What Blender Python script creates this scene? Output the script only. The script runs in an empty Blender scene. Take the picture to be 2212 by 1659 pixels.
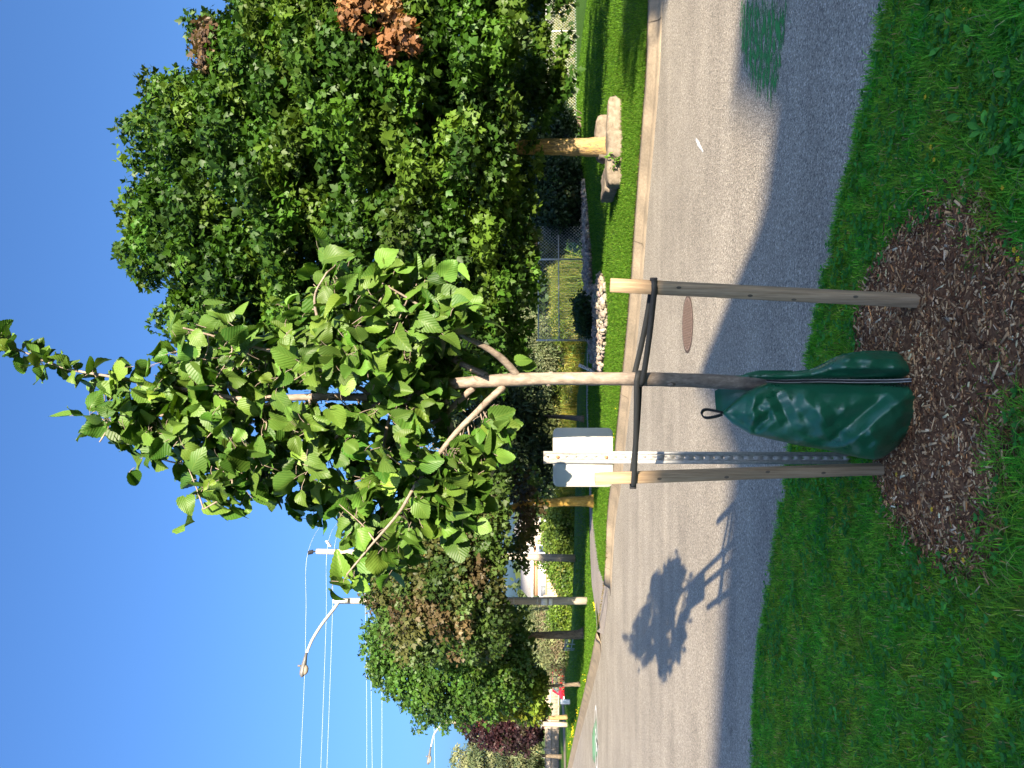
import bpy, math, random
import numpy as np
from mathutils import Vector

C = bpy.context.scene
rng = np.random.default_rng(11)
random.seed(5)
R = math.radians

# ------------------------------------------------------------------ camera
CAMH = 1.62
PITCH = math.atan(30 / 770)
cp, sp = math.cos(PITCH), math.sin(PITCH)
cam_d = bpy.data.cameras.new("camera")
cam = bpy.data.objects.new("camera", cam_d)
C.collection.objects.link(cam)
C.camera = cam
cam_d.sensor_fit = 'HORIZONTAL'
cam_d.angle = 2 * math.atan(512 / 770)
cam_d.clip_start = 0.05
cam_d.clip_end = 3000
from mathutils import Matrix
# the photograph lies on its side: image right = world down, image up = world right
xr = Vector((0, sp, -cp)); yr = Vector((1, 0, 0)); zr = xr.cross(yr)
m = Matrix((xr, yr, zr)).transposed().to_4x4()
m.translation = (0, 0, CAMH)
cam.matrix_world = m

# ------------------------------------------------------------------ light
SUN_EL = R(17.3)
SD = np.array([-0.40, 0.917]); SD /= np.linalg.norm(SD)      # horizontal way the shadows run
SUNV = np.array([-SD[0] * math.cos(SUN_EL), -SD[1] * math.cos(SUN_EL), math.sin(SUN_EL)])
w = bpy.data.worlds.new("World"); C.world = w; w.use_nodes = True
nt = w.node_tree
sky = nt.nodes.new('ShaderNodeTexSky'); sky.sky_type = 'NISHITA'; sky.sun_disc = False
sky.sun_elevation = SUN_EL
sky.sun_rotation = math.atan2(SUNV[0], SUNV[1])
sky.air_density = 0.95; sky.dust_density = 4.6; sky.ozone_density = 7.6; sky.altitude = 100
bg = nt.nodes['Background']; bg.inputs[1].default_value = 0.080
nt.links.new(sky.outputs[0], bg.inputs[0])
sd = bpy.data.lights.new("sun", 'SUN'); sd.energy = 4.9; sd.angle = R(0.53); sd.color = (1.0, 0.85, 0.64)
so = bpy.data.objects.new("sun", sd); C.collection.objects.link(so)
so.rotation_euler = Vector(tuple(SUNV)).to_track_quat('Z', 'Y').to_euler()
so.location = (8, -20, 30)
C.view_settings.view_transform = 'Standard'
C.view_settings.look = 'None'
C.view_settings.exposure = 2.0
C.view_settings.gamma = 1
C.cycles.max_bounces = 8
C.cycles.transparent_max_bounces = 12

# ------------------------------------------------------------------ measuring helpers (photo point -> place in the world)
FD = 770 * 2.16
def ray(xd, yd):
    a = (829.5 - yd) / FD; b = (xd - 1106) / FD
    return np.array([a, cp + b * sp, sp - b * cp])
def W(xd, yd, Y):
    d = ray(xd, yd); t = Y / d[1]
    return np.array([0, 0, CAMH]) + d * t
def G(xd, yd, z=0.0):
    d = ray(xd, yd); t = (z - CAMH) / d[2]
    return np.array([0, 0, CAMH]) + d * t
S = 4032 / 2212
def Wf(xf, yf, Y): return W(xf / S, yf / S, Y)
def Gf(xf, yf, z=0.0): return G(xf / S, yf / S, z)

# ------------------------------------------------------------------ object helpers
def tag(o, label=None, cat=None, group=None, kind=None):
    if label: o['label'] = label
    if cat: o['category'] = cat
    if group: o['group'] = group
    if kind: o['kind'] = kind
    return o
def thing(name, label, cat, loc, group=None):
    o = bpy.data.objects.new(name, None); C.collection.objects.link(o)
    o.location = tuple(float(v) for v in loc); o.empty_display_size = 0.1
    return tag(o, label, cat, group)
def wloc(o):
    v = np.zeros(3)
    while o is not None:
        v += np.array(o.location); o = o.parent
    return v
def mesh_np(name, V, faces, mat, parent=None, col=None, smooth=False, extra=None):
    """faces: list of int arrays, each (m,k)"""
    V = np.asarray(V, dtype=np.float64)
    if parent is not None: V = V - wloc(parent)
    me = bpy.data.meshes.new(name)
    me.vertices.add(len(V)); me.vertices.foreach_set('co', V.astype(np.float32).ravel())
    faces = [np.asarray(f, dtype=np.int32) for f in faces if len(f)]
    nl = sum(f.size for f in faces); nf = sum(len(f) for f in faces)
    me.loops.add(nl); me.polygons.add(nf)
    me.loops.foreach_set('vertex_index', np.concatenate([f.ravel() for f in faces]))
    tot = np.concatenate([np.full(len(f), f.shape[1], np.int32) for f in faces])
    st = np.concatenate([[0], np.cumsum(tot)[:-1]]).astype(np.int32)
    me.polygons.foreach_set('loop_start', st)
    me.polygons.foreach_set('loop_total', tot)
    if smooth: me.polygons.foreach_set('use_smooth', np.ones(nf, dtype=bool))
    if col is not None:
        a = me.attributes.new('Col', 'FLOAT_COLOR', 'POINT')
        c4 = np.ones((len(V), 4), np.float32); c4[:, :3] = col
        a.data.foreach_set('color', c4.ravel())
    if extra is not None:
        a = me.attributes.new('uvl', 'FLOAT_VECTOR', 'POINT')
        a.data.foreach_set('vector', np.asarray(extra, np.float32).ravel())
    me.update(calc_edges=True); me.validate()
    if mat: me.materials.append(mat)
    o = bpy.data.objects.new(name, me); C.collection.objects.link(o)
    if parent is not None: o.parent = parent
    return o

class MB:
    def __init__(s): s.V = []; s.F = {}; s.n = 0; s.c = []
    def add(s, V, F, col=(1, 1, 1)):
        V = np.asarray(V, float)
        for f in F: s.F.setdefault(len(f), []).append([i + s.n for i in f])
        s.V.append(V); s.n += len(V); s.c.append(np.tile(np.array(col, float), (len(V), 1)))
        return s
    def box(s, c, size, rz=0, col=(1, 1, 1), ax=None):
        x, y, z = [v / 2 for v in size]
        P = np.array([[-x, -y, -z], [x, -y, -z], [x, y, -z], [-x, y, -z], [-x, -y, z], [x, -y, z], [x, y, z], [-x, y, z]])
        if ax is not None: P = P @ np.asarray(ax)
        elif rz:
            k, q = math.cos(rz), math.sin(rz); P = P @ np.array([[k, q, 0], [-q, k, 0], [0, 0, 1]])
        return s.add(P + np.asarray(c), [(0, 3, 2, 1), (4, 5, 6, 7), (0, 1, 5, 4), (1, 2, 6, 5), (2, 3, 7, 6), (3, 0, 4, 7)], col)
    def tube(s, pts, rad, n=8, cap=True, col=(1, 1, 1), jit=0.0):
        pts = np.asarray(pts, float); rad = np.broadcast_to(np.asarray(rad, float), (len(pts),))
        tan = np.gradient(pts, axis=0); tan /= np.linalg.norm(tan, axis=1)[:, None] + 1e-9
        ref = np.array([0.13, 0.97, 0.2]) if abs(tan[0][1]) < .8 else np.array([1., 0, 0])
        V = []
        a = np.linspace(0, 2 * math.pi, n, endpoint=False)
        for p, t, r in zip(pts, tan, rad):
            u = np.cross(t, ref); u /= np.linalg.norm(u) + 1e-9; v = np.cross(t, u)
            rr = r * (1 + jit * rng.normal(size=n))
            V.append(p + (np.cos(a) * rr)[:, None] * u + (np.sin(a) * rr)[:, None] * v)
        V = np.concatenate(V); F = []
        for i in range(len(pts) - 1):
            for j in range(n):
                k = (j + 1) % n; F.append((i * n + j, i * n + k, (i + 1) * n + k, (i + 1) * n + j))
        if cap:
            F.append(tuple(range(n - 1, -1, -1))); F.append(tuple((len(pts) - 1) * n + j for j in range(n)))
        return s.add(V, F, col)
    def prism(s, poly, d, col=(1, 1, 1)):
        poly = np.asarray(poly, float); d = np.asarray(d, float); n = len(poly)
        V = np.concatenate([poly, poly + d])
        F = [tuple(range(n - 1, -1, -1)), tuple(range(n, 2 * n))]
        for j in range(n):
            k = (j + 1) % n; F.append((j, k, n + k, n + j))
        return s.add(V, F, col)
    def build(s, name, mat, parent=None, smooth=False, col=False, bevel=0):
        o = mesh_np(name, np.concatenate(s.V), [np.array(v) for v in s.F.values()], mat, parent, np.concatenate(s.c) if col else None, smooth)
        if bevel:
            b = o.modifiers.new('bevel', 'BEVEL'); b.width = bevel; b.segments = 2; b.limit_method = 'ANGLE'; b.angle_limit = R(40)
        return o

def smooth_path(P, n=6):
    P = np.asarray(P, float)
    Q = np.vstack([2 * P[0] - P[1], P, 2 * P[-1] - P[-2]])
    out = []
    for i in range(1, len(Q) - 2):
        for k in range(n):
            t = k / n
            out.append(.5 * ((2 * Q[i]) + (-Q[i - 1] + Q[i + 1]) * t + (2 * Q[i - 1] - 5 * Q[i] + 4 * Q[i + 1] - Q[i + 2]) * t * t + (-Q[i - 1] + 3 * Q[i] - 3 * Q[i + 1] + Q[i + 2]) * t ** 3))
    out.append(P[-1])
    return np.array(out)

def norm(v): return v / (np.linalg.norm(v, axis=-1, keepdims=True) + 1e-9)
def inpoly(P, poly):
    poly = np.asarray(poly, float); x, y = P[:, 0], P[:, 1]; c = np.zeros(len(P), bool)
    j = len(poly) - 1
    for i in range(len(poly)):
        xi, yi = poly[i]; xj, yj = poly[j]
        k = ((yi > y) != (yj > y)) & (x < (xj - xi) * (y - yi) / (yj - yi + 1e-12) + xi)
        c ^= k; j = i
    return c
def dist_poly(P, poly):
    poly = np.asarray(poly, float); d = np.full(len(P), 1e9)
    for i in range(len(poly)):
        a = poly[i]; b = poly[(i + 1) % len(poly)]; ab = b - a
        t = np.clip(((P - a) @ ab) / (ab @ ab + 1e-9), 0, 1)
        d = np.minimum(d, np.linalg.norm(P - (a + t[:, None] * ab), axis=1))
    return d
def sample_poly(poly, n):
    poly = np.asarray(poly, float); lo, hi = poly.min(0), poly.max(0); out = np.zeros((0, 2))
    while len(out) < n:
        P = lo + rng.random((n * 3, 2)) * (hi - lo); out = np.vstack([out, P[inpoly(P, poly)]])
    return out[:n]
def spaced(poly, n, mind):
    P = sample_poly(poly, n * 12); keep = []
    for p in P:
        if all((p[0] - q[0]) ** 2 + (p[1] - q[1]) ** 2 > mind * mind for q in keep): keep.append(p)
        if len(keep) >= n: break
    return np.array(keep)
def frames(axis, nrm):
    a = norm(axis); n = norm(nrm - (nrm * a).sum(-1, keepdims=True) * a); b = np.cross(n, a)
    return np.stack([a, b, n], axis=1)          # rows: local x,y,z
def scatter(T, F, P, FR, Sc):
    """T (n,3) or (N,n,3) template, F list of face arrays, P (N,3), FR (N,3,3) rows, Sc (N,)"""
    N = len(P)
    T = np.broadcast_to(T, (N,) + T.shape[-2:]) * np.asarray(Sc)[:, None, None]
    V = np.einsum('nij,njk->nik', T, FR) + P[:, None, :]
    n = V.shape[1]
    FF = [(np.asarray(f)[None] + (np.arange(N) * n)[:, None, None]).reshape(-1, np.asarray(f).shape[1]) for f in F]
    return V.reshape(-1, 3), FF

# ------------------------------------------------------------------ materials
def newmat(name):
    mt = bpy.data.materials.new(name); mt.use_nodes = True
    n = mt.node_tree; return mt, n, n.nodes['Principled BSDF'], n.nodes['Material Output']
def N(n, t, **kw):
    x = n.nodes.new(t)
    for k, v in kw.items():
        if k in ('inp',):
            for kk, vv in v.items(): x.inputs[kk].default_value = vv
        else: setattr(x, k, v)
    return x
def ramp(n, stops):
    r = n.nodes.new('ShaderNodeValToRGB'); e = r.color_ramp.elements
    while len(e) < len(stops): e.new(0.5)
    for k, (p, c) in zip(e, stops):
        k.position = p; k.color = (*c, 1)
    return r
def objco(n, scale=(1, 1, 1)):
    t = n.nodes.new('ShaderNodeNewGeometry'); mp = n.nodes.new('ShaderNodeMapping'); mp.inputs['Scale'].default_value = scale
    n.links.new(t.outputs['Position'], mp.inputs['Vector']); return mp
def noisy(name, stops, scale, rough=.8, stretch=(1, 1, 1), bump=.2, bdist=.01, detail=5, spec=.3, metal=0, scale2=None):
    mt, n, b, o = newmat(name)
    co = objco(n, stretch)
    x = N(n, 'ShaderNodeTexNoise', inp={'Scale': scale, 'Detail': detail, 'Roughness': .65}); n.links.new(co.outputs[0], x.inputs['Vector'])
    r = ramp(n, stops); n.links.new(x.outputs['Fac'], r.inputs[0])
    last = r.outputs[0]
    if scale2:
        y = N(n, 'ShaderNodeTexNoise', inp={'Scale': scale2, 'Detail': 3}); n.links.new(co.outputs[0], y.inputs['Vector'])
        r2 = ramp(n, [(.3, (.72, .72, .72)), (.7, (1.15, 1.12, 1.08))]); n.links.new(y.outputs['Fac'], r2.inputs[0])
        mx = N(n, 'ShaderNodeMix', data_type='RGBA', blend_type='MULTIPLY'); mx.inputs[0].default_value = 1
        n.links.new(last, mx.inputs[6]); n.links.new(r2.outputs[0], mx.inputs[7]); last = mx.outputs[2]
    n.links.new(last, b.inputs['Base Color'])
    b.inputs['Roughness'].default_value = rough; b.inputs['Specular IOR Level'].default_value = spec; b.inputs['Metallic'].default_value = metal
    if bump:
        bp = N(n, 'ShaderNodeBump', inp={'Strength': bump, 'Distance': bdist}); n.links.new(x.outputs['Fac'], bp.inputs['Height']); n.links.new(bp.outputs[0], b.inputs['Normal'])
    return mt
def attrmat(name, rough=.6, spec=.3, trans=0.0, tint=(1.25, 1.3, .55), back=None):
    mt, n, b, o = newmat(name)
    a = N(n, 'ShaderNodeAttribute', attribute_name='Col')
    n.links.new(a.outputs['Color'], b.inputs['Base Color'])
    b.inputs['Roughness'].default_value = rough; b.inputs['Specular IOR Level'].default_value = spec
    if trans:
        t = N(n, 'ShaderNodeBsdfTranslucent'); mx = N(n, 'ShaderNodeMix', data_type='RGBA', blend_type='MULTIPLY'); mx.inputs[0].default_value = 1
        n.links.new(a.outputs['Color'], mx.inputs[6]); mx.inputs[7].default_value = (*tint, 1); n.links.new(mx.outputs[2], t.inputs[0])
        ms = N(n, 'ShaderNodeMixShader'); ms.inputs[0].default_value = trans
        n.links.new(b.outputs[0], ms.inputs[1]); n.links.new(t.outputs[0], ms.inputs[2]); n.links.new(ms.outputs[0], o.inputs[0])
    return mt

def asphalt_mat(name, lo, mid, hi):
    mt, n, b, o = newmat(name)
    co = objco(n)
    v = N(n, 'ShaderNodeTexVoronoi', inp={'Scale': 105.0}); n.links.new(co.outputs[0], v.inputs['Vector'])
    sepc = N(n, 'ShaderNodeSeparateColor'); n.links.new(v.outputs['Color'], sepc.inputs[0])
    r = ramp(n, [(0, lo), (.45, mid), (.8, mid), (1, hi)]); n.links.new(sepc.outputs[0], r.inputs[0])
    g = N(n, 'ShaderNodeTexNoise', inp={'Scale': .8, 'Detail': 6, 'Roughness': .6}); n.links.new(co.outputs[0], g.inputs['Vector'])
    r2 = ramp(n, [(.3, (.82, .81, .80)), (.7, (1.1, 1.09, 1.08))]); n.links.new(g.outputs['Fac'], r2.inputs[0])
    g2 = N(n, 'ShaderNodeTexNoise', inp={'Scale': 38., 'Detail': 3}); n.links.new(co.outputs[0], g2.inputs['Vector'])
    r3 = ramp(n, [(.35, (.8, .8, .8)), (.65, (1.15, 1.15, 1.15))]); n.links.new(g2.outputs['Fac'], r3.inputs[0])
    m1 = N(n, 'ShaderNodeMix', data_type='RGBA', blend_type='MULTIPLY'); m1.inputs[0].default_value = 1
    n.links.new(r.outputs[0], m1.inputs[6]); n.links.new(r2.outputs[0], m1.inputs[7])
    m2 = N(n, 'ShaderNodeMix', data_type='RGBA', blend_type='MULTIPLY'); m2.inputs[0].default_value = 1
    n.links.new(m1.outputs[2], m2.inputs[6]); n.links.new(r3.outputs[0], m2.inputs[7])
    cw = objco(n, (.10, 1.3, 1)); cw.inputs['Rotation'].default_value = (0, 0, R(31))
    gw = N(n, 'ShaderNodeTexNoise', inp={'Scale': 1.4, 'Detail': 5, 'Roughness': .6}); n.links.new(cw.outputs[0], gw.inputs['Vector'])
    rw = ramp(n, [(.32, (.86, .855, .85)), (.55, (1, 1, 1)), (.72, (1.10, 1.09, 1.07))]); n.links.new(gw.outputs['Fac'], rw.inputs[0])
    m3 = N(n, 'ShaderNodeMix', data_type='RGBA', blend_type='MULTIPLY'); m3.inputs[0].default_value = 1
    n.links.new(m2.outputs[2], m3.inputs[6]); n.links.new(rw.outputs[0], m3.inputs[7])
    sn_ = N(n, 'ShaderNodeTexNoise', inp={'Scale': 2.6, 'Detail': 4, 'Roughness': .7}); n.links.new(co.outputs[0], sn_.inputs['Vector'])
    rs = ramp(n, [(.28, (.78, .77, .76)), (.37, (1, 1, 1))]); n.links.new(sn_.outputs['Fac'], rs.inputs[0])
    m4 = N(n, 'ShaderNodeMix', data_type='RGBA', blend_type='MULTIPLY'); m4.inputs[0].default_value = 1
    n.links.new(m3.outputs[2], m4.inputs[6]); n.links.new(rs.outputs[0], m4.inputs[7])
    n.links.new(m4.outputs[2], b.inputs['Base Color'])
    b.inputs['Roughness'].default_value = .75; b.inputs['Specular IOR Level'].default_value = .35
    bp = N(n, 'ShaderNodeBump', inp={'Strength': .9, 'Distance': .006}); n.links.new(v.outputs['Distance'], bp.inputs['Height']); n.links.new(bp.outputs[0], b.inputs['Normal'])
    return mt
def paint_mat(name, colr, scale, stretch, lo, hi, rough=.6):
    """worn road paint: holes where it has rubbed off"""
    mt, n, b, o = newmat(name)
    b.inputs['Base Color'].default_value = (*colr, 1); b.inputs['Roughness'].default_value = rough
    co = objco(n, stretch)
    x = N(n, 'ShaderNodeTexNoise', inp={'Scale': scale, 'Detail': 6, 'Roughness': .7}); n.links.new(co.outputs[0], x.inputs['Vector'])
    a = N(n, 'ShaderNodeAttribute', attribute_name='Col'); sp_ = N(n, 'ShaderNodeSeparateColor'); n.links.new(a.outputs['Color'], sp_.inputs[0])
    ad = N(n, 'ShaderNodeMath', operation='MULTIPLY_ADD'); n.links.new(sp_.outputs[0], ad.inputs[0]); ad.inputs[1].default_value = .35; n.links.new(x.outputs['Fac'], ad.inputs[2])
    mr = N(n, 'ShaderNodeMapRange', inp={'From Min': lo + .2, 'From Max': hi + .2}); n.links.new(ad.outputs[0], mr.inputs['Value'])
    t = N(n, 'ShaderNodeBsdfTransparent'); ms = N(n, 'ShaderNodeMixShader')
    n.links.new(mr.outputs[0], ms.inputs[0]); n.links.new(t.outputs[0], ms.inputs[1]); n.links.new(b.outputs[0], ms.inputs[2]); n.links.new(ms.outputs[0], o.inputs[0])
    return mt

M = {}
M['asphalt'] = asphalt_mat('asphalt', (.14, .128, .108), (.385, .342, .272), (.66, .60, .50))
M['path'] = asphalt_mat('path_asphalt', (.22, .195, .18), (.33, .295, .265), (.44, .40, .37))
M['concrete'] = noisy('kerb_concrete', [(.3, (.20, .163, .115)), (.7, (.30, .247, .18))], 30, .9, bump=.3, scale2=2.2)
M['limestone'] = noisy('limestone', [(.3, (.11, .09, .066)), (.7, (.235, .198, .155))], 9, .9, bump=.6, bdist=.03, scale2=3)
M['lawn'] = noisy('lawn_ground', [(.25, (.026, .075, .008)), (.55, (.052, .125, .013)), (.8, (.085, .155, .024))], 26, .9, bump=.9, bdist=.05, detail=8, scale2=.45, spec=.1)
M['verge'] = noisy('verge_soil', [(.3, (.06, .14, .015)), (.7, (.12, .22, .03))], 60, .95, bump=.6, spec=.1)
M['soil'] = noisy('mulch_soil', [(.3, (.10, .045, .023)), (.7, (.24, .125, .065))], 45, .95, bump=.8, scale2=6, spec=.1)
M['blade'] = attrmat('grass_blade', .6, .12, .45, (1.2, 1.3, .5))
M['chip'] = attrmat('wood_chip', .85, .2)
M['leaf'] = attrmat('tree_leaf', .5, .28, .28)
M['needle'] = attrmat('needle', .6, .25, .1)
M['stone'] = attrmat('river_stone', .85, .25)
M['plain'] = attrmat('painted', .6, .3)
M['bark_maple'] = noisy('maple_bark', [(.35, (.14, .10, .06)), (.5, (.33, .23, .11)), (.66, (.46, .31, .09))], 9, .9, (3.2, 3.2, .8), .9, .03, scale2=2)
M['bark_lichen'] = noisy('lichen_bark', [(.3, (.16, .10, .04)), (.5, (.42, .26, .05)), (.7, (.5, .36, .14))], 9, .9, (3, 3, .9), .8, .03, scale2=1.5)
M['bark_dark'] = noisy('dark_bark', [(.35, (.06, .048, .036)), (.6, (.17, .135, .095))], 10, .9, (3, 3, .7), .8, .03)
M['bark_young'] = noisy('young_bark', [(.3, (.15, .12, .098)), (.55, (.25, .205, .168)), (.72, (.36, .305, .25))], 55, .7, (1, 1, .45), .35, .004, scale2=5)
M['stake'] = noisy('stake_wood', [(.25, (.22, .145, .085)), (.5, (.39, .278, .172)), (.75, (.50, .378, .25))], 5.5, .75, (20, 20, .7), .5, .003, detail=8, scale2=1.6)
M['pole'] = noisy('pole_wood', [(.3, (.26, .225, .18)), (.7, (.40, .355, .295))], 6, .85, (4, 4, .4), .3, .01)
M['galv'] = noisy('galvanised', [(.3, (.26, .26, .255)), (.7, (.40, .39, .37))], 60, .5, bump=.05, metal=.25, spec=.5)
M['zinc'] = noisy('fence_zinc', [(.3, (.46, .46, .44)), (.7, (.60, .60, .57))], 40, .45, bump=0, metal=.4)
M['signback'] = noisy('sign_aluminium', [(.3, (.60, .585, .53)), (.7, (.68, .66, .60))], 8, .5, bump=0, metal=0, spec=.4)
M['rust'] = noisy('rusty_bolt', [(.3, (.22, .10, .05)), (.7, (.42, .24, .13))], 90, .7, metal=.3)
M['hole'] = noisy('punched_hole', [(.3, (.05, .045, .04)), (.7, (.09, .08, .07))], 20, .9, bump=0)
M['iron'] = noisy('cast_iron', [(.3, (.16, .105, .08)), (.7, (.30, .215, .17))], 55, .7, bump=.4, bdist=.004, metal=.2)
M['iron_dark'] = noisy('dark_iron', [(.3, (.05, .035, .028)), (.7, (.11, .075, .06))], 55, .9)
M['strap'] = noisy('webbing', [(.3, (.012, .014, .015)), (.7, (.035, .038, .040))], 12, .6, (1, 1, 60), .5, .002)
M['black'] = noisy('black_rubber', [(.3, (.012, .012, .014)), (.7, (.03, .03, .033))], 40, .6)
M['whitewall'] = noisy('white_siding', [(.3, (.72, .70, .66)), (.7, (.80, .78, .74))], 3, .8, bump=.05)
M['tanwall'] = noisy('taupe_screen', [(.3, (.33, .27, .225)), (.7, (.40, .33, .275))], 6, .8, bump=.1)
M['brick'] = noisy('house_brick', [(.3, (.36, .19, .11)), (.7, (.50, .30, .19))], 12, .9, (1, 1, 4), .2)
M['roof'] = noisy('shingles', [(.3, (.17, .165, .165)), (.7, (.29, .28, .28))], 10, .9, (1, 1, 5), .5, .03)
M['blueroof'] = noisy('blue_roof', [(.3, (.05, .09, .22)), (.7, (.08, .14, .30))], 4, .5)
M['metalwall'] = noisy('corrugated_white', [(.3, (.50, .56, .62)), (.7, (.62, .67, .72))], 3, .5)
M['boards'] = noisy('fence_boards', [(.3, (.40, .28, .17)), (.7, (.58, .44, .29))], 3, .85, (9, 9, .5), .3, .01)
M['greywood'] = noisy('weathered_boards', [(.3, (.24, .20, .165)), (.7, (.44, .37, .29))], 3, .85, (9, 9, .5), .3, .01)
M['white'] = noisy('white_paint', [(.3, (.74, .73, .70)), (.7, (.82, .81, .78))], 8, .5, bump=0)
M['lampgrey'] = noisy('lamp_housing', [(.3, (.13, .125, .12)), (.7, (.19, .185, .18))], 10, .5, bump=0, metal=.3)
M['arm'] = noisy('lamp_arm_aluminium', [(.3, (.44, .43, .41)), (.7, (.54, .53, .50))], 8, .45, bump=0, metal=.2)
M['lens'] = noisy('lamp_lens', [(.3, (.24, .21, .17)), (.7, (.32, .285, .24))], 8, .25, bump=0)
M['wire'] = noisy('power_wire', [(.3, (.62, .62, .60)), (.7, (.72, .72, .70))], 3, .5, bump=0)
M['greensign'] = noisy('green_sign', [(.3, (.01, .30, .20)), (.7, (.02, .36, .24))], 5, .5, bump=0)
M['red'] = noisy('red_car_paint', [(.3, (.60, .015, .018)), (.7, (.66, .02, .022))], 5, .25, bump=0, spec=.6)
M['glass'] = noisy('car_glass', [(.3, (.10, .11, .12)), (.7, (.16, .17, .18))], 3, .1, bump=0, spec=.7)
M['frame_green'] = noisy('painted_tube', [(.3, (.20, .28, .30)), (.7, (.28, .36, .38))], 20, .5, bump=0)
M['greenpaint'] = paint_mat('worn_green_paint', (.04, .26, .06), 13, (1, 1, 1), .59, .69)
M['whitepaint'] = paint_mat('worn_white_paint', (.75, .74, .71), 14, (1, 1, 1), .30, .46)
M['symbolgreen'] = paint_mat('green_symbol_paint', (.16, .36, .17), 5, (1, 1, 1), .05, .5)

# linden leaf: veins pressed in, paler matt underside
def linden_mat():
    mt, n, b, o = newmat('linden_leaf')
    a = N(n, 'ShaderNodeAttribute', attribute_name='Col'); u = N(n, 'ShaderNodeAttribute', attribute_name='uvl')
    sx = N(n, 'ShaderNodeSeparateXYZ'); n.links.new(u.outputs['Vector'], sx.inputs[0])
    ab = N(n, 'ShaderNodeMath', operation='ABSOLUTE'); n.links.new(sx.outputs[1], ab.inputs[0])
    k = N(n, 'ShaderNodeMath', operation='MULTIPLY_ADD'); n.links.new(ab.outputs[0], k.inputs[0]); k.inputs[1].default_value = -.62; n.links.new(sx.outputs[0], k.inputs[2])
    k2 = N(n, 'ShaderNodeMath', operation='MULTIPLY'); n.links.new(k.outputs[0], k2.inputs[0]); k2.inputs[1].default_value = 6.5 * 2 * math.pi
    sn = N(n, 'ShaderNodeMath', operation='SINE'); n.links.new(k2.outputs[0], sn.inputs[0])
    vein = N(n, 'ShaderNodeMapRange', inp={'From Min': .72, 'From Max': 1.0}); n.links.new(sn.outputs[0], vein.inputs['Value'])
    mid = N(n, 'ShaderNodeMapRange', inp={'From Min': .07, 'From Max': .02}); n.links.new(ab.outputs[0], mid.inputs['Value'])
    mx = N(n, 'ShaderNodeMath', operation='MAXIMUM'); n.links.new(vein.outputs[0], mx.inputs[0]); n.links.new(mid.outputs[0], mx.inputs[1])
    geo = N(n, 'ShaderNodeNewGeometry')
    pale = N(n, 'ShaderNodeMix', data_type='RGBA'); n.links.new(geo.outputs['Backfacing'], pale.inputs[0]); n.links.new(a.outputs['Color'], pale.inputs[6])
    mul = N(n, 'ShaderNodeMix', data_type='RGBA', blend_type='MULTIPLY'); mul.inputs[0].default_value = 1; n.links.new(a.outputs['Color'], mul.inputs[6]); mul.inputs[7].default_value = (2.0, 1.45, 2.1, 1)
    n.links.new(mul.outputs[2], pale.inputs[7])
    vc = N(n, 'ShaderNodeMix', data_type='RGBA'); n.links.new(pale.outputs[2], vc.inputs[6]); vc.inputs[7].default_value = (.24, .30, .06, 1)
    vf = N(n, 'ShaderNodeMath', operation='MULTIPLY'); n.links.new(mx.outputs[0], vf.inputs[0]); vf.inputs[1].default_value = .16; n.links.new(vf.outputs[0], vc.inputs[0])
    n.links.new(vc.outputs[2], b.inputs['Base Color'])
    b.inputs['Roughness'].default_value = .5; b.inputs['Specular IOR Level'].default_value = .35
    bp = N(n, 'ShaderNodeBump', inp={'Strength': .16, 'Distance': .004}); n.links.new(sn.outputs[0], bp.inputs['Height']); n.links.new(bp.outputs[0], b.inputs['Normal'])
    t = N(n, 'ShaderNodeBsdfTranslucent'); tm = N(n, 'ShaderNodeMix', data_type='RGBA', blend_type='MULTIPLY'); tm.inputs[0].default_value = 1
    n.links.new(vc.outputs[2], tm.inputs[6]); tm.inputs[7].default_value = (1.3, 1.3, .45, 1); n.links.new(tm.outputs[2], t.inputs[0])
    ms = N(n, 'ShaderNodeMixShader'); ms.inputs[0].default_value = .22
    n.links.new(b.outputs[0], ms.inputs[1]); n.links.new(t.outputs[0], ms.inputs[2]); n.links.new(ms.outputs[0], o.inputs[0])
    return mt
M['linden'] = linden_mat()

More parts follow.
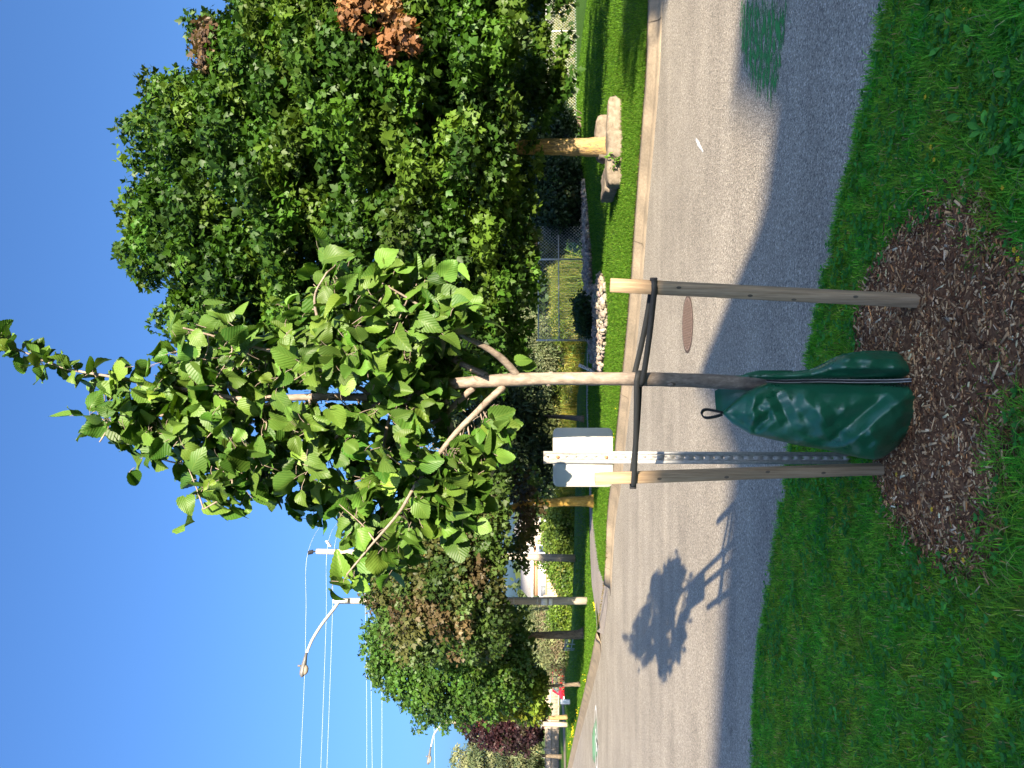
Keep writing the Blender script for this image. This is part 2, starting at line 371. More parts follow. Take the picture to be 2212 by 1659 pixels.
# coated green tarpaulin of the watering bag: glossy woven polyethylene
def bag_mat(name, dark=1.0):
    mt, n, b, o = newmat(name)
    co = objco(n)
    x = N(n, 'ShaderNodeTexNoise', inp={'Scale': 7., 'Detail': 4}); n.links.new(co.outputs[0], x.inputs['Vector'])
    r = ramp(n, [(.3, (.006 * dark, .085 * dark, .040 * dark)), (.7, (.012 * dark, .125 * dark, .062 * dark))]); n.links.new(x.outputs['Fac'], r.inputs[0])
    d = N(n, 'ShaderNodeTexNoise', inp={'Scale': 160., 'Detail': 2}); n.links.new(co.outputs[0], d.inputs['Vector'])
    dr = N(n, 'ShaderNodeMapRange', inp={'From Min': .68, 'From Max': .74}); n.links.new(d.outputs['Fac'], dr.inputs['Value'])
    mx = N(n, 'ShaderNodeMix', data_type='RGBA'); n.links.new(r.outputs[0], mx.inputs[6]); mx.inputs[7].default_value = (.10, .13, .09, 1)
    df = N(n, 'ShaderNodeMath', operation='MULTIPLY'); n.links.new(dr.outputs[0], df.inputs[0]); df.inputs[1].default_value = .35; n.links.new(df.outputs[0], mx.inputs[0])
    n.links.new(mx.outputs[2], b.inputs['Base Color'])
    b.inputs['Roughness'].default_value = .22; b.inputs['Specular IOR Level'].default_value = .75
    rr = N(n, 'ShaderNodeMapRange', inp={'From Min': .3, 'From Max': .7, 'To Min': .26, 'To Max': .42}); n.links.new(x.outputs['Fac'], rr.inputs['Value']); n.links.new(rr.outputs[0], b.inputs['Roughness'])
    y = N(n, 'ShaderNodeTexNoise', inp={'Scale': 16., 'Detail': 4, 'Roughness': .55}); n.links.new(co.outputs[0], y.inputs['Vector'])
    bp = N(n, 'ShaderNodeBump', inp={'Strength': .16, 'Distance': .03}); n.links.new(y.outputs['Fac'], bp.inputs['Height'])
    wv = N(n, 'ShaderNodeTexWave', inp={'Scale': 70., 'Distortion': 1.}); n.links.new(co.outputs[0], wv.inputs['Vector'])
    b2 = N(n, 'ShaderNodeBump', inp={'Strength': .10, 'Distance': .002}); n.links.new(wv.outputs['Fac'], b2.inputs['Height']); n.links.new(bp.outputs[0], b2.inputs['Normal'])
    n.links.new(b2.outputs[0], b.inputs['Normal'])
    return mt
M['bag'] = bag_mat('bag_tarpaulin')

# ------------------------------------------------------------------ the setting: ground, road, lawn, kerb
def tri_poly(name, P3, mat, kind='structure', col=None):
    """a flat or nearly flat sheet from an outline"""
    import bmesh
    bm = bmesh.new(); vs = [bm.verts.new(tuple(p)) for p in P3]
    f = bm.faces.new(vs); bmesh.ops.triangulate(bm, faces=[f])
    me = bpy.data.meshes.new(name); bm.normal_update()
    for ff in bm.faces:
        if ff.normal.z < 0: ff.normal_flip()
    bm.to_mesh(me); bm.free(); me.materials.append(mat)
    if col is not None:
        a = me.attributes.new('Col', 'FLOAT_COLOR', 'POINT'); a.data.foreach_set('color', np.array([[c, c, c, 1] for c in col], np.float32).ravel())
    o = bpy.data.objects.new(name, me); C.collection.objects.link(o); o['kind'] = kind
    return o

gp = MB(); gp.add([(-900, -900, -1.05), (900, -900, -1.05), (900, 1500, -1.05), (-900, 1500, -1.05)], [(0, 1, 2, 3)])
gp.build('ground', M['lawn'])['kind'] = 'structure'

near_edge = [np.array([14., -4.6, 0]), np.array([6., .75, 0])] + [G(a, b) for a, b in ((1925, 0), (1868, 300), (1832, 420), (1790, 610), (1755, 780), (1715, 980), (1690, 1130), (1660, 1320), (1645, 1430), (1637, 1560), (1630, 1659))] + [np.array([-8., 7.4, 0]), np.array([-30., 11, 0]), np.array([-120., 15, 0])]
KZ = .12
_k1, _k0 = G(1396, 160, KZ), G(1402, 0, KZ)
far_edge = [_k0 + (_k0 - _k1) * 22, _k0 + (_k0 - _k1) * 4] + [G(a, b, KZ) for a, b in ((1402, 0), (1396, 160), (1384, 320), (1372, 480), (1364, 600), (1350, 760), (1336, 900), (1326, 1000), (1313, 1110), (1305, 1255), (1282, 1400), (1265, 1480), (1247, 1560), (1226, 1659))] + [np.array([-38., 68, KZ]), np.array([-80, 120., KZ])]
near_edge = np.array(near_edge); far_edge = np.array(far_edge)
def at_z(P, z): P = np.array(P, float); P[:, 2] = z; return P
road_poly = np.vstack([at_z(near_edge, 0), [[-300, 60, 0], [-200, 200, 0]], at_z(far_edge, 0)[::-1]])
tri_poly('road', road_poly, M['asphalt'])

# far lawn, behind the kerb
ia = [i for i, p in enumerate(far_edge) if abs(p[0] - G(1305, 1255, KZ)[0]) < 1e-6][0]
BACK = np.array([[40, 37, KZ], [14, 35.5, KZ], [8.5, 33.5, KZ], [5.2, 29.5, KZ], [3.8, 26.5, KZ], [1.6, 25.6, KZ], [.6, 28, KZ], [-.5, 33, KZ], [-8.5, 36.5, KZ], [-13, 40, KZ], [-17.5, 46, KZ], [-20, 54, KZ], [-22, 70, KZ]])
notch = np.array([Gf(a, b, KZ) for a, b in ((2366, 2240), (2352, 2262), (2345, 2320), (2350, 2400), (2356, 2470))])
lawn_poly = np.vstack([far_edge[:ia + 1], notch, [G(1288, 1368, KZ)], far_edge[ia + 1:], [[-250, 420, KZ], [-22, 420, KZ]], BACK[::-1], [[120, 40, KZ], [400, -40, KZ]]])
tri_poly('lawn', lawn_poly, M['lawn'])
bk_ = MB(); n_b = len(BACK); low_ = BACK + np.array([2.0, 5.0, -1.2 - KZ]); bk_.add(np.vstack([BACK, low_]), [(i, i + 1, n_b + i + 1, n_b + i) for i in range(n_b - 1)]); bk_.build('grass_bank', M['lawn'])['kind'] = 'structure'
# near verge, a little above the road
ve = near_edge.copy(); ve[:, 2] = .012
verge_poly = np.vstack([ve, [[-120, -60, .012], [14, -60, .012]]])
tri_poly('verge', verge_poly, M['verge'])

def kerb(pts, name='kerb'):
    pts = smooth_path(pts, 5); t = norm(np.gradient(pts, axis=0)); nr = np.stack([t[:, 1], -t[:, 0], 0 * t[:, 0]], 1)
    if nr[len(nr) // 2][1] > 0: nr = -nr
    prof = [(-.02, -.02), (-.02, .012), (.13, .010), (.17, -.004), (.24, -.085), (.29, -.108), (.52, -.114), (.52, -.2)]
    V = []; F = []
    for p, q in zip(pts, nr):
        for a, z in prof:
            V.append(p + q * a * .95 + np.array([0, 0, z + rng.normal() * .0015]))
    m_ = len(prof)
    for i in range(len(pts) - 1):
        for j in range(m_ - 1): F.append((i * m_ + j, i * m_ + j + 1, (i + 1) * m_ + j + 1, (i + 1) * m_ + j))
    F.append(tuple(range(m_))); F.append(tuple((len(pts) - 1) * m_ + j for j in range(m_)))
    b = MB(); b.add(V, F); o = b.build(name, M['concrete']); o['kind'] = 'structure'; return o
kerb(far_edge[:ia + 1]); kerb(np.vstack([G(1288, 1368, KZ), far_edge[ia + 1:]]))
# hairline joints between the cast lengths
P_ = smooth_path(far_edge[1:ia + 1], 12); L_ = np.concatenate([[0], np.cumsum(np.linalg.norm(np.diff(P_, axis=0), axis=1))]); jm = MB(); u_ = 1.4
while u_ < L_[-1] - .5:
    q0 = np.array([np.interp(u_, L_, P_[:, k]) for k in range(3)]); q1 = np.array([np.interp(u_ + .05, L_, P_[:, k]) for k in range(3)]); tt_ = norm(q1 - q0); nn_ = np.array([tt_[1], -tt_[0], 0]); nn_ = -nn_ if nn_[1] > 0 else nn_
    pr_ = [(-.02, .015), (.13, .0135), (.172, -.001), (.243, -.082), (.292, -.104), (.525, -.110)]; wv_ = rng.normal(size=6) * .004
    V = [q0 + nn_ * a_ * .95 + tt_ * (s_ + w_) + np.array([0, 0, z_]) for s_ in (-.007, .007) for (a_, z_), w_ in zip(pr_, wv_)]
    jm.add(V, [(i, i + 1, 7 + i, 6 + i) for i in range(5)]); u_ += rng.uniform(2.6, 3.4)
jm.build('kerb_joints', M['bark_dark'])['kind'] = 'structure'

# footpath crossing the far lawn and meeting the road at a dropped kerb
path_pts = [(2318, 1380), (2316, 1600), (2331, 1930), (2338, 2060), (2352, 2170), (2362, 2235), (2372, 2280), (2372, 2380), (2366, 2470), (2352, 2478), (2344, 2400), (2330, 2300), (2324, 2190), (2322, 2060), (2320, 1930), (2309, 1600), (2311, 1380)]
tri_poly('footpath', [Gf(a, b, KZ + .006) for a, b in path_pts[:6] + [(2352, 2262), (2345, 2320), (2347, 2400), (2352, 2478)] + path_pts[10:]], M['path'])
ra = [(2364, 2236), (2352, 2260), (2344, 2320), (2346, 2400), (2350, 2486)]; rb = [(2390, 2262), (2394, 2310), (2392, 2370), (2386, 2430), (2376, 2500)]
rm = MB(); rm.add([Gf(a, b, KZ + .008) for a, b in ra] + [Gf(a, b, .008) for a, b in rb], [(i, i + 1, 6 + i, 5 + i) for i in range(4)]); rm.build('path_ramp', M['path'])['kind'] = 'structure'
# pavements far down the street on the left
tri_poly('pavement', [Gf(a, b, KZ + .006) for a, b in ((2213, 2710), (2224, 2820), (2228, 3030), (2221, 3030), (2215, 2820), (2208, 2710))], M['concrete'])
tri_poly('pavement', [Gf(a, b, KZ + .006) for a, b in ((2197.5, 2830), (2199, 2930), (2202, 3030), (2192, 3030), (2195, 2930), (2195.5, 2830))], M['concrete'])

# worn green bicycle-lane paint and a white scuff
def sheet(name, outline, mat, z, edge_fade=.25, n=26):
    P = np.array([G(a, b, z) for a, b in outline]); lo, hi = P[:, :2].min(0), P[:, :2].max(0)
    gx = np.linspace(lo[0], hi[0], n); gy = np.linspace(lo[1], hi[1], n); X, Y = np.meshgrid(gx, gy); Q = np.stack([X.ravel(), Y.ravel()], 1)
    ins = inpoly(Q, P[:, :2]); d = dist_poly(Q, P[:, :2]); val = np.where(ins, np.clip(d / edge_fade, 0, 1), -1.2)
    F = [(j * n + i, j * n + i + 1, (j + 1) * n + i + 1, (j + 1) * n + i) for j in range(n - 1) for i in range(n - 1) if ins[[j * n + i, j * n + i + 1, (j + 1) * n + i + 1, (j + 1) * n + i]].any()]
    o = mesh_np(name, np.column_stack([Q, np.full(len(Q), z)]), [np.array(F)], mat, None, np.column_stack([val] * 3)); o['kind'] = 'structure'; return o
gp1 = M['greenpaint'].node_tree
for nd in gp1.nodes:
    if nd.type == 'MAPPING':
        nd.inputs['Rotation'].default_value = (0, 0, R(28)); nd.inputs['Scale'].default_value = (.6, 1.6, 1)
sheet('road_marking', [(1590, -90), (1740, -90), (1725, 40), (1706, 180), (1680, 300), (1650, 298), (1606, 250), (1580, 150)], M['greenpaint'], .004, .35, 40)
sheet('road_marking', [(1498, 297), (1506, 296), (1513, 310), (1522, 328), (1518, 331), (1507, 318)], M['whitepaint'], .004, .05, 20)
sheet('road_marking', [(a / S, b / S) for a, b in ((2348, 2822), (2352, 2895), (2354, 2964), (2341, 3006), (2333, 2989), (2331, 2895), (2338, 2852))], M['symbolgreen'], .004, .4, 30)
# the white bicycle on it
bs = MB()
c0 = Gf(2347.2, 2858, .009); c1 = Gf(2347.8, 2952, .009)
dv = c1 - c0; L = np.linalg.norm(dv); ex = dv / L; ey = np.array([-ex[1], ex[0], 0])
def flat(path, wd):
    path = np.array(path); t = norm(np.gradient(path, axis=0)); q = np.stack([-t[:, 1], t[:, 0], 0 * t[:, 0]], 1)
    V = np.vstack([path + q * wd / 2, path - q * wd / 2]); n = len(path)
    bs.add(V, [(i, i + 1, n + i + 1, n + i) for i in range(n - 1)])
for cc in (c0, c1):
    a = np.linspace(0, 2 * math.pi, 25); flat([cc + ex * .52 * math.cos(k) + ey * .5 * math.sin(k) for k in a], .13)
mid_ = (c0 + c1) / 2
for A, B in ((c0, mid_ + ey * .1), (mid_ + ey * .1, c1 + ey * .75 - ex * .3), (c0 + ey * .6 + ex * .3, c1 + ey * .6 - ex * .3), (c0 + ey * .6 + ex * .3, mid_ + ey * .1), (c1, c1 + ey * .9 - ex * .4)):
    flat([A, (A + B) / 2, B], .12)
o = bs.build('road_marking', M['whitepaint'], col=True); o['kind'] = 'structure'

# ------------------------------------------------------------------ the house behind the photographer whose roof shades the verge
PV = np.array([SD[1], -SD[0]])     # across the sun
def PT(p, t, z): q = PV * p + SD * t; return np.array([q[0], q[1], z])
t0 = -18.0; tn = math.tan(SUN_EL)
def hz(t): return (t - t0) * tn
hb = thing('house', 'two-storey house with chimney behind the viewpoint, shading the near verge and road', 'house', PT(-4, t0 - 4, 0))
prof = [(-13, 7.0), (-5.2, hz(9.3)), (-.5, hz(8.0)), (1.7, hz(6.35)), (3.85, hz(4.0)), (4.85, hz(4.75)), (5.25, hz(4.4)), (6.6, hz(2.2)), (8.2, hz(2.6)), (14, 5.6)]
wl = MB(); wl.prism([PT(-12.2, t0, 0), PT(13, t0, 0)] + [PT(min(max(p, -12.2), 13), t0, h - .14) for p, h in prof[::-1]], np.append(-SD * 7.5, 0)); wl.build('wall', M['brick'], hb)
rf = MB()
top = [PT(p, t0 + .35, h) for p, h in prof]; low = [PT(p, t0 + .35, h - .13) for p, h in prof[::-1]]
rf.prism(top + low, np.append(-SD * 8.2, 0)); rf.build('roof', M['roof'], hb)
ch = MB(); ch.prism([PT(1.9, t0 - .6, 5.5), PT(3.45, t0 - .6, 5.5), PT(3.4, t0 - .6, hz(6.2)), PT(3.3, t0 - .6, hz(8.1)), PT(2.5, t0 - .6, hz(7.3)), PT(1.9, t0 - .6, hz(6.9))], np.append(-SD * .9, 0)); ch.build('chimney', M['brick'], hb)

# ================================================================== foreground objects
from mathutils.geometry import delaunay_2d_cdt
YT = 3.44        # distance of the young tree

def stake(top, bot, s, ang, label):
    base = bot.copy(); root = thing('wooden_stake', label, 'stake', base, 'wooden stakes holding the young tree')
    ax = norm(top - bot); u = np.array([math.cos(ang), math.sin(ang), 0]); u = norm(u - ax * (u @ ax)); v = np.cross(ax, u)
    V = []; n = 14
    P = [bot - ax * .25 + (top - bot + ax * .25) * k / n for k in range(n + 1)]
    for p in P:
        for a, b in ((-1, -1), (1, -1), (1, 1), (-1, 1)):
            V.append(p + u * a * s / 2 * (1 + rng.normal() * .012) + v * b * s / 2 * (1 + rng.normal() * .012))
    F = [(i * 4 + j, i * 4 + (j + 1) % 4, i * 4 + 4 + (j + 1) % 4, i * 4 + 4 + j) for i in range(n) for j in range(4)] + [(3, 2, 1, 0), tuple(n * 4 + j for j in range(4))]
    b = MB(); b.add(V, F); b.build('post', M['stake'], root, bevel=.003)
    for k in (.22, .41, .55, .78):
        c = bot + (top - bot) * k - v * (s / 2 + .0012) + u * rng.uniform(-.3, .3) * s; kn = MB()
        a = np.linspace(0, 2 * math.pi, 10, endpoint=False)
        kn.add([c + u * .006 * math.cos(t) + ax * .011 * math.sin(t) for t in a], [tuple(range(10))]); kn.build('knot', M['bark_dark'], root)
    return root
st_r_top, st_r_bot = W(1318, 616, 3.30), G(2006, 648, .03)
st_r_bot[1] = 3.28
st_l_top, st_l_bot = W(1285, 1034, 3.60), G(1914, 1012.5, .03)
stake(st_r_top, st_r_bot, .048, R(-31 + 2), 'grey-brown square wooden stake to the right of the young tree, standing in mulch')
stake(st_l_top, st_l_bot, .046, R(-18 + 4), 'brown wooden stake to the left of the young tree, in front of the sign panel')

# ---- sign seen from behind on a punched channel post
YS = 4.05
ptop = W(1174, 987.5, YS); px = ptop[0]
root = thing('road_sign', 'blank back of a white square road sign on a punched galvanised post', 'sign', (px, YS, 0))
b = MB(); z1 = ptop[2]; dz = .0508; n = int(z1 / dz) + 4
def vstrip(x0, y0, x1, y1):
    b.add([(x0, y0, z1 - dz * n), (x1, y1, z1 - dz * n), (x1, y1, z1), (x0, y0, z1)], [(0, 1, 2, 3)])
X = lambda a: px + a
yb, yf = YS + .004, YS - .006
vstrip(X(-.032), yf, X(-.019), yf); vstrip(X(-.019), yf, X(-.015), yb); vstrip(X(.015), yb, X(.019), yf); vstrip(X(.019), yf, X(.032), yf)
for i in range(n):
    zc = z1 - dz * (i + .5); hh = dz / 2
    if i == 0: pass
    rect = [(-.015, -hh), (0, -hh), (.015, -hh), (.015, 0), (.015, hh), (0, hh), (-.015, hh), (-.015, 0)]
    oc = [(.0042 * math.cos(R(225 + 45 * k)), .0042 * math.sin(R(225 + 45 * k))) for k in range(8)]
    V = [(X(a), yb, zc + c) for a, c in rect] + [(X(a), yb, zc + c) for a, c in oc]
    b.add(V, [(k, (k + 1) % 8, 8 + (k + 1) % 8, 8 + k) for k in range(8)])
po = b.build('post', M['galv'], root); wd_ = po.modifiers.new('weld', 'WELD'); wd_.merge_threshold = .0004; so_ = po.modifiers.new('thickness', 'SOLIDIFY'); so_.thickness = .0025; so_.offset = 0
x0, z0 = W(1323.5, 1051.5, YS + .014)[[0, 2]]; x1, z1b = W(1194.5, 924, YS + .014)[[0, 2]]
r = .028; out = []
for cx, cz, a0 in ((x1 - r, z1b - r, 0), (x0 + r, z1b - r, 90), (x0 + r, z0 + r, 180), (x1 - r, z0 + r, 270)):
    out += [(cx + r * math.cos(R(a0 + k * 15)), YS + .010, cz + r * math.sin(R(a0 + k * 15))) for k in range(7)]
b = MB(); b.prism(out, (0, .0025, 0)); b.build('sign_panel', M['signback'], root)
for i in (1, 6):
    zc = z1 - dz * (i + .5); b = MB(); b.tube([(px, yb + .004, zc), (px, yb - .002, zc), (px, yb - .0021, zc), (px, yb - .009, zc)], [.0105, .0105, .0075, .0072], 6); b.build('bolt', M['rust'], root)

# ---- webbing straps
def strap(name, label, A, ra, B, rb, zf=0., zb=0., wd=.025):
    """closed loop of webbing round the stake A and round the trunk B; zf/zb lift the near and far run at the trunk"""
    root = thing(name, label, 'strap', A, 'tie straps of the young tree')
    d = (B - A)[:2]; L = np.linalg.norm(d); ex = d / L; ey = np.array([-ex[1], ex[0]])
    if ey[1] > 0: ey = -ey      # near side
    P = []
    for k in range(9):
        a = math.pi / 2 + math.pi * k / 8; P.append((*(A[:2] + ra * (ex * math.cos(a) + ey * math.sin(a))), A[2]))
    for k in range(1, 9):       # far run
        t = k / 9; P.append((*(A[:2] - ey * (ra + (rb - ra) * t) + ex * L * t), A[2] + (B[2] + zb - A[2]) * t - .006 * math.sin(math.pi * t)))
    for k in range(9):
        a = -math.pi / 2 + math.pi * k / 8; P.append((*(B[:2] + rb * (ex * math.cos(a) + ey * math.sin(a))), B[2] + zb + (zf - zb) * k / 8))
    for k in range(1, 9):
        t = 1 - k / 9; P.append((*(A[:2] + ey * (ra + (rb - ra) * t) + ex * L * t), A[2] + (B[2] + zf - A[2]) * t - .004 * math.sin(math.pi * t)))
    P = np.array(P); n = len(P); tw = np.array([0, 0, 1.0])
    V = np.vstack([P + tw * wd / 2, P - tw * wd / 2]); F = [(i, (i + 1) % n, n + (i + 1) % n, n + i) for i in range(n)]
    b = MB(); b.add(V, F); o = b.build('webbing', M['strap'], root, smooth=True); s_ = o.modifiers.new('thickness', 'SOLIDIFY'); s_.thickness = .0018
    return root, P
tr_z = W(1383, 818, YT)
sr_z = W(1411, 622, 3.30)
rt, P = strap('tie_strap', 'dark webbing strap from the right stake round the trunk of the young tree', np.array([sr_z[0], sr_z[1], sr_z[2]]), .036, np.array([tr_z[0], YT, tr_z[2]]), .035, -.006, .024)
bk = MB(); c = P[4]; bk.box(c + np.array([.002, 0, .0]), (.012, .02, .03)); bk.build('buckle', M['black'], rt, bevel=.002)
sl_z = W(1367, 1036, 3.60)
rt, P = strap('tie_strap', 'dark webbing strap from the left stake across the sign post to the trunk', np.array([sl_z[0], sl_z[1], sl_z[2]]), .036, np.array([tr_z[0], YT, tr_z[2] + .014]), .037, .006, -.016)
bk = MB(); c = P[3]; bk.box(c, (.012, .02, .03)); bk.build('buckle', M['black'], rt, bevel=.002)
# ---- watering bag
broot = thing('watering_bag', 'green slow-release watering bag zipped round the base of the young tree trunk', 'watering bag', W(1935, 850, YT) * np.array([1, 1, 0]))
YB = 3.44
def z6(P): return [((2600 + a / 1.659) / S, (1000 + c / 1.659) / S) for a, c in P]
def pillow(name, outl, B, Rd, creases, back=.8):
    outl = np.array(outl)
    dense = []
    for i in range(len(outl)):
        a, c = outl[i], outl[(i + 1) % len(outl)]; k = max(1, int(np.linalg.norm(c - a) / 6))
        dense += [a + (c - a) * j / k for j in range(k)]
    dense = np.array(dense); lo, hi = dense.min(0), dense.max(0)
    gx, gy = np.meshgrid(np.arange(lo[0], hi[0], 3.4), np.arange(lo[1], hi[1], 3.4)); Q = np.stack([gx.ravel(), gy.ravel()], 1) + rng.normal(size=(gx.size, 2)) * .5
    Q = Q[inpoly(Q, dense)]; Q = Q[dist_poly(Q, dense) > 2.0]; nb = len(dense)
    A = np.vstack([dense, Q])
    vs, _, fs, *_ = delaunay_2d_cdt([Vector(p) for p in A], [(i, (i + 1) % nb) for i in range(nb)], [], 1, 1e-6)
    A = np.array([tuple(v) for v in vs]); fs = [tuple(f) for f in fs]
    fs = [f for f in fs if inpoly(A[list(f)].mean(0)[None], dense)[0]]
    d = dist_poly(A, dense); d[:nb] = 0
    bl = B * np.sqrt(np.clip(1 - (1 - np.clip(d / Rd, 0, 1)) ** 2, 0, 1))
    bl *= 0.30 + .95 * np.clip((A[:, 0] - lo[0]) / (hi[0] - lo[0]), 0, 1) ** .9
    env = np.clip(d / 14, 0, 1)
    for (p, q, amp, wd) in creases:
        p, q = np.array(p), np.array(q); ab = q - p; t = np.clip(((A - p) @ ab) / (ab @ ab), 0, 1); dd = np.linalg.norm(A - (p + t[:, None] * ab), axis=1)
        bl += amp * env * np.clip(1 - np.abs(dd) / (wd * 1.7), 0, 1) * np.clip(np.sin(math.pi * np.clip(t, .03, .97)) * 1.8, 0, 1)
    bl += env * .003 * np.sin(A[:, 0] * .11 + 2 * np.sin(A[:, 1] * .05)) + env * .0025 * np.sin(A[:, 1] * .17 + A[:, 0] * .07)
    Vf = []; Vb = []
    for (a, c), h in zip(A, bl):
        dd = ray(a, c); yg = dd[1] * (.028 - CAMH) / dd[2] if dd[2] < 0 else 9
        Y = min(YB - h, yg); Vf.append(W(a, c, Y))
        q = W(a, c, YB); q[1] = YB + h * back + .004; q[2] = max(q[2], .025); Vb.append(q)
    n = len(A); F = [f for f in fs] + [tuple(i + n for i in f[::-1]) for f in fs]
    # skirt between the two skins
    idx = list(range(nb))
    F2 = [(i, (i + 1) % nb, n + (i + 1) % nb, n + i) for i in idx]
    mb = MB(); mb.add(np.vstack([Vf, Vb]), F + F2)
    return mb.build(name, M['bag'], broot, smooth=True)
Lo = z6([(698, 842), (640, 862), (560, 905), (480, 968), (402, 1040), (470, 1108), (590, 1180), (740, 1215), (900, 1250), (1080, 1280), (1200, 1308), (1300, 1332), (1400, 1345), (1452, 1332), (1540, 1268), (1635, 1165), (1700, 1092), (1727, 1040), (1722, 985), (1700, 915), (1668, 862), (1630, 840), (1300, 843), (1000, 843)])
cr = lambda a, b_, amp, wd: (z6([a])[0], z6([b_])[0], amp, wd)
pillow('left_panel', Lo, .165, 62, [cr((1225, 1250), (1640, 905), .030, 17), cr((1090, 1230), (1500, 900), -.026, 17), cr((900, 900), (1120, 1130), .022, 16), cr((740, 890), (860, 1130), -.020, 13), cr((590, 1170), (735, 1050), -.022, 8), cr((735, 1050), (600, 1000), -.020, 7), cr((620, 900), (600, 1130), .016, 10), cr((430, 1040), (620, 1130), -.012, 9), cr((1400, 1330), (1690, 1010), -.020, 10), cr((1620, 860), (1700, 1000), .016, 9), cr((820, 1130), (1180, 1250), -.014, 9), cr((960, 870), (1500, 880), -.012, 7), cr((700, 1000), (560, 1120), .014, 8), cr((1000, 1000), (1250, 1010), .014, 18), cr((1350, 1150), (1480, 1290), .016, 14), cr((1500, 1030), (1690, 960), -.014, 10)])
Ro = z6([(480, 797), (600, 786), (720, 775), (860, 768), (985, 752), (1050, 722), (1120, 682), (1200, 651), (1330, 632), (1450, 631), (1540, 638), (1602, 672), (1655, 712), (1690, 758), (1682, 790), (1640, 818), (1300, 824), (1000, 822), (760, 824), (690, 820), (600, 806)])
pillow('right_panel', Ro, .115, 34, [cr((1100, 740), (1620, 745), .018, 8), cr((1050, 770), (1640, 790), -.010, 6), cr((1400, 650), (1590, 670), -.018, 5), cr((1180, 680), (1500, 700), .014, 6)])
bp_ = MB(); bp_.prism([W(a, c, 3.60) for a, c in ((1544, 844), (1547, 889), (1557, 893), (1640, 880), (1712, 870), (1712, 800), (1640, 800), (1612, 806), (1580, 826))], (0, .006, 0)); bp_.build('back_panel', M['bag'], broot)
zp = MB(); zl = smooth_path([W(a, c, y) for a, c, y in ((1655, 822, 3.443), (1700, 823.5, 3.432), (1770, 822, 3.415), (1850, 823.5, 3.39), (1920, 823, 3.355), (1968, 821, 3.31))], 5)
nz = len(zl); V = np.vstack([zl + [-.009, 0, 0], zl + [0, -.006, 0], zl + [.009, 0, 0]])
zp.add(V, [(i, i + 1, nz + i + 1, nz + i) for i in range(nz - 1)] + [(nz + i, nz + i + 1, 2 * nz + i + 1, 2 * nz + i) for i in range(nz - 1)])
zt = zp.build('zipper', M['black'], broot, smooth=True)
tt = MB()
for s_ in (-.006, .006): tt.tube(zl + [s_, -.0035, 0], .0016, 5)
tt.build('zipper_piping', M['arm'], zt, smooth=True)
stt = MB()
for k in range(44):
    t = k / 43; i = min(int(t * (nz - 1)), nz - 2); p = zl[i] + (zl[i + 1] - zl[i]) * (t * (nz - 1) - i)
    stt.box(p + [-.021, .0, 0], (.009, .004, .0035))
stt.build('seam_stitching', M['strap'], zt)
hl = MB(); pts = smooth_path([W(a, c, 3.43) for a, c in ((1562, 893), (1545, 889), (1524, 886), (1517, 893), (1524, 901), (1543, 899), (1560, 894))], 5)
V = np.vstack([pts + [.004, -.009, .004], pts + [-.004, .009, -.004]]); n_ = len(pts); hl.add(V, [(i, i + 1, n_ + i + 1, n_ + i) for i in range(n_ - 1)])
h_ = hl.build('handle', M['strap'], broot, smooth=True); q_ = h_.modifiers.new('thickness', 'SOLIDIFY'); q_.thickness = .006

# ---- manhole cover in the road
mc = G(1485.5, 700, .0); rad = .325
root = thing('manhole_cover', 'round rusty cast-iron manhole cover set in the road', 'manhole cover', (mc[0], mc[1], 0))
b = MB(); a = np.linspace(0, 2 * math.pi, 49)[:-1]
ring = lambda r_, z_: [(mc[0] + r_ * math.cos(t), mc[1] + r_ * math.sin(t), z_) for t in a]
V = ring(rad, .003) + ring(rad - .03, .006); b.add(V, [(i, (i + 1) % 48, 48 + (i + 1) % 48, 48 + i) for i in range(48)]); b.build('frame', M['iron_dark'], root)
b = MB(); b.add(ring(rad - .03, .0055), [tuple(range(48))]); plate = b.build('plate', M['iron'], root)
b = MB(); g = .058
for i in range(-7, 8):
    for j in range(-14, 15):
        x_, y_ = (i + (.5 if j % 2 else 0)) * g, j * g * .5
        if math.hypot(x_, y_) < rad - .055: b.box((mc[0] + x_, mc[1] + y_, .006), (.030, .017, .0016))
b.build('dark_tread_pads', M['iron_dark'], plate)  # flush pads on the plate; dark colour stands in for shade in the tread

# ================================================================== foliage helpers
def star_leaf():
    pts = [(0, 0), (.16, -.30), (.42, -.54), (.62, -.22), (1.0, 0), (.62, .22), (.42, .54), (.16, .30)]
    pts = [(0, 0), (.20, -.34), (.45, -.56), (.50, -.24), (.72, -.22), (1.0, 0), (.72, .22), (.50, .24), (.45, .56), (.20, .34)]
    P = np.array([(x, y, -.24 * abs(y) - .12 * x * x) for x, y in pts])
    return P, [np.array([[0, 1, 2, 3, 4, 5]]), np.array([[0, 5, 6, 7, 8, 9]])]
def oval_leaf(wd=.5):
    P = np.array([(0, 0, 0), (.3, -wd * .45, -.05), (.65, -wd * .4, -.08), (1, 0, -.12), (.65, wd * .4, -.08), (.3, wd * .45, -.05)])
    return P, [np.array([[0, 1, 2, 3]]), np.array([[0, 3, 4, 5]])]
STAR = star_leaf(); OVAL = oval_leaf(.6); NARROW = oval_leaf(.28); NEEDLE = oval_leaf(.16)
def leaf_cols(base, N_, var=.28, hue=.12):
    base = np.asarray(base, float); k = np.exp(rng.normal(size=(N_, 1)) * var); h = rng.normal(size=(N_, 1)) * hue
    c = base * k; c[:, :1] *= np.exp(h); c[:, 2:] *= np.exp(-h * .5); return np.clip(c, .002, .9)
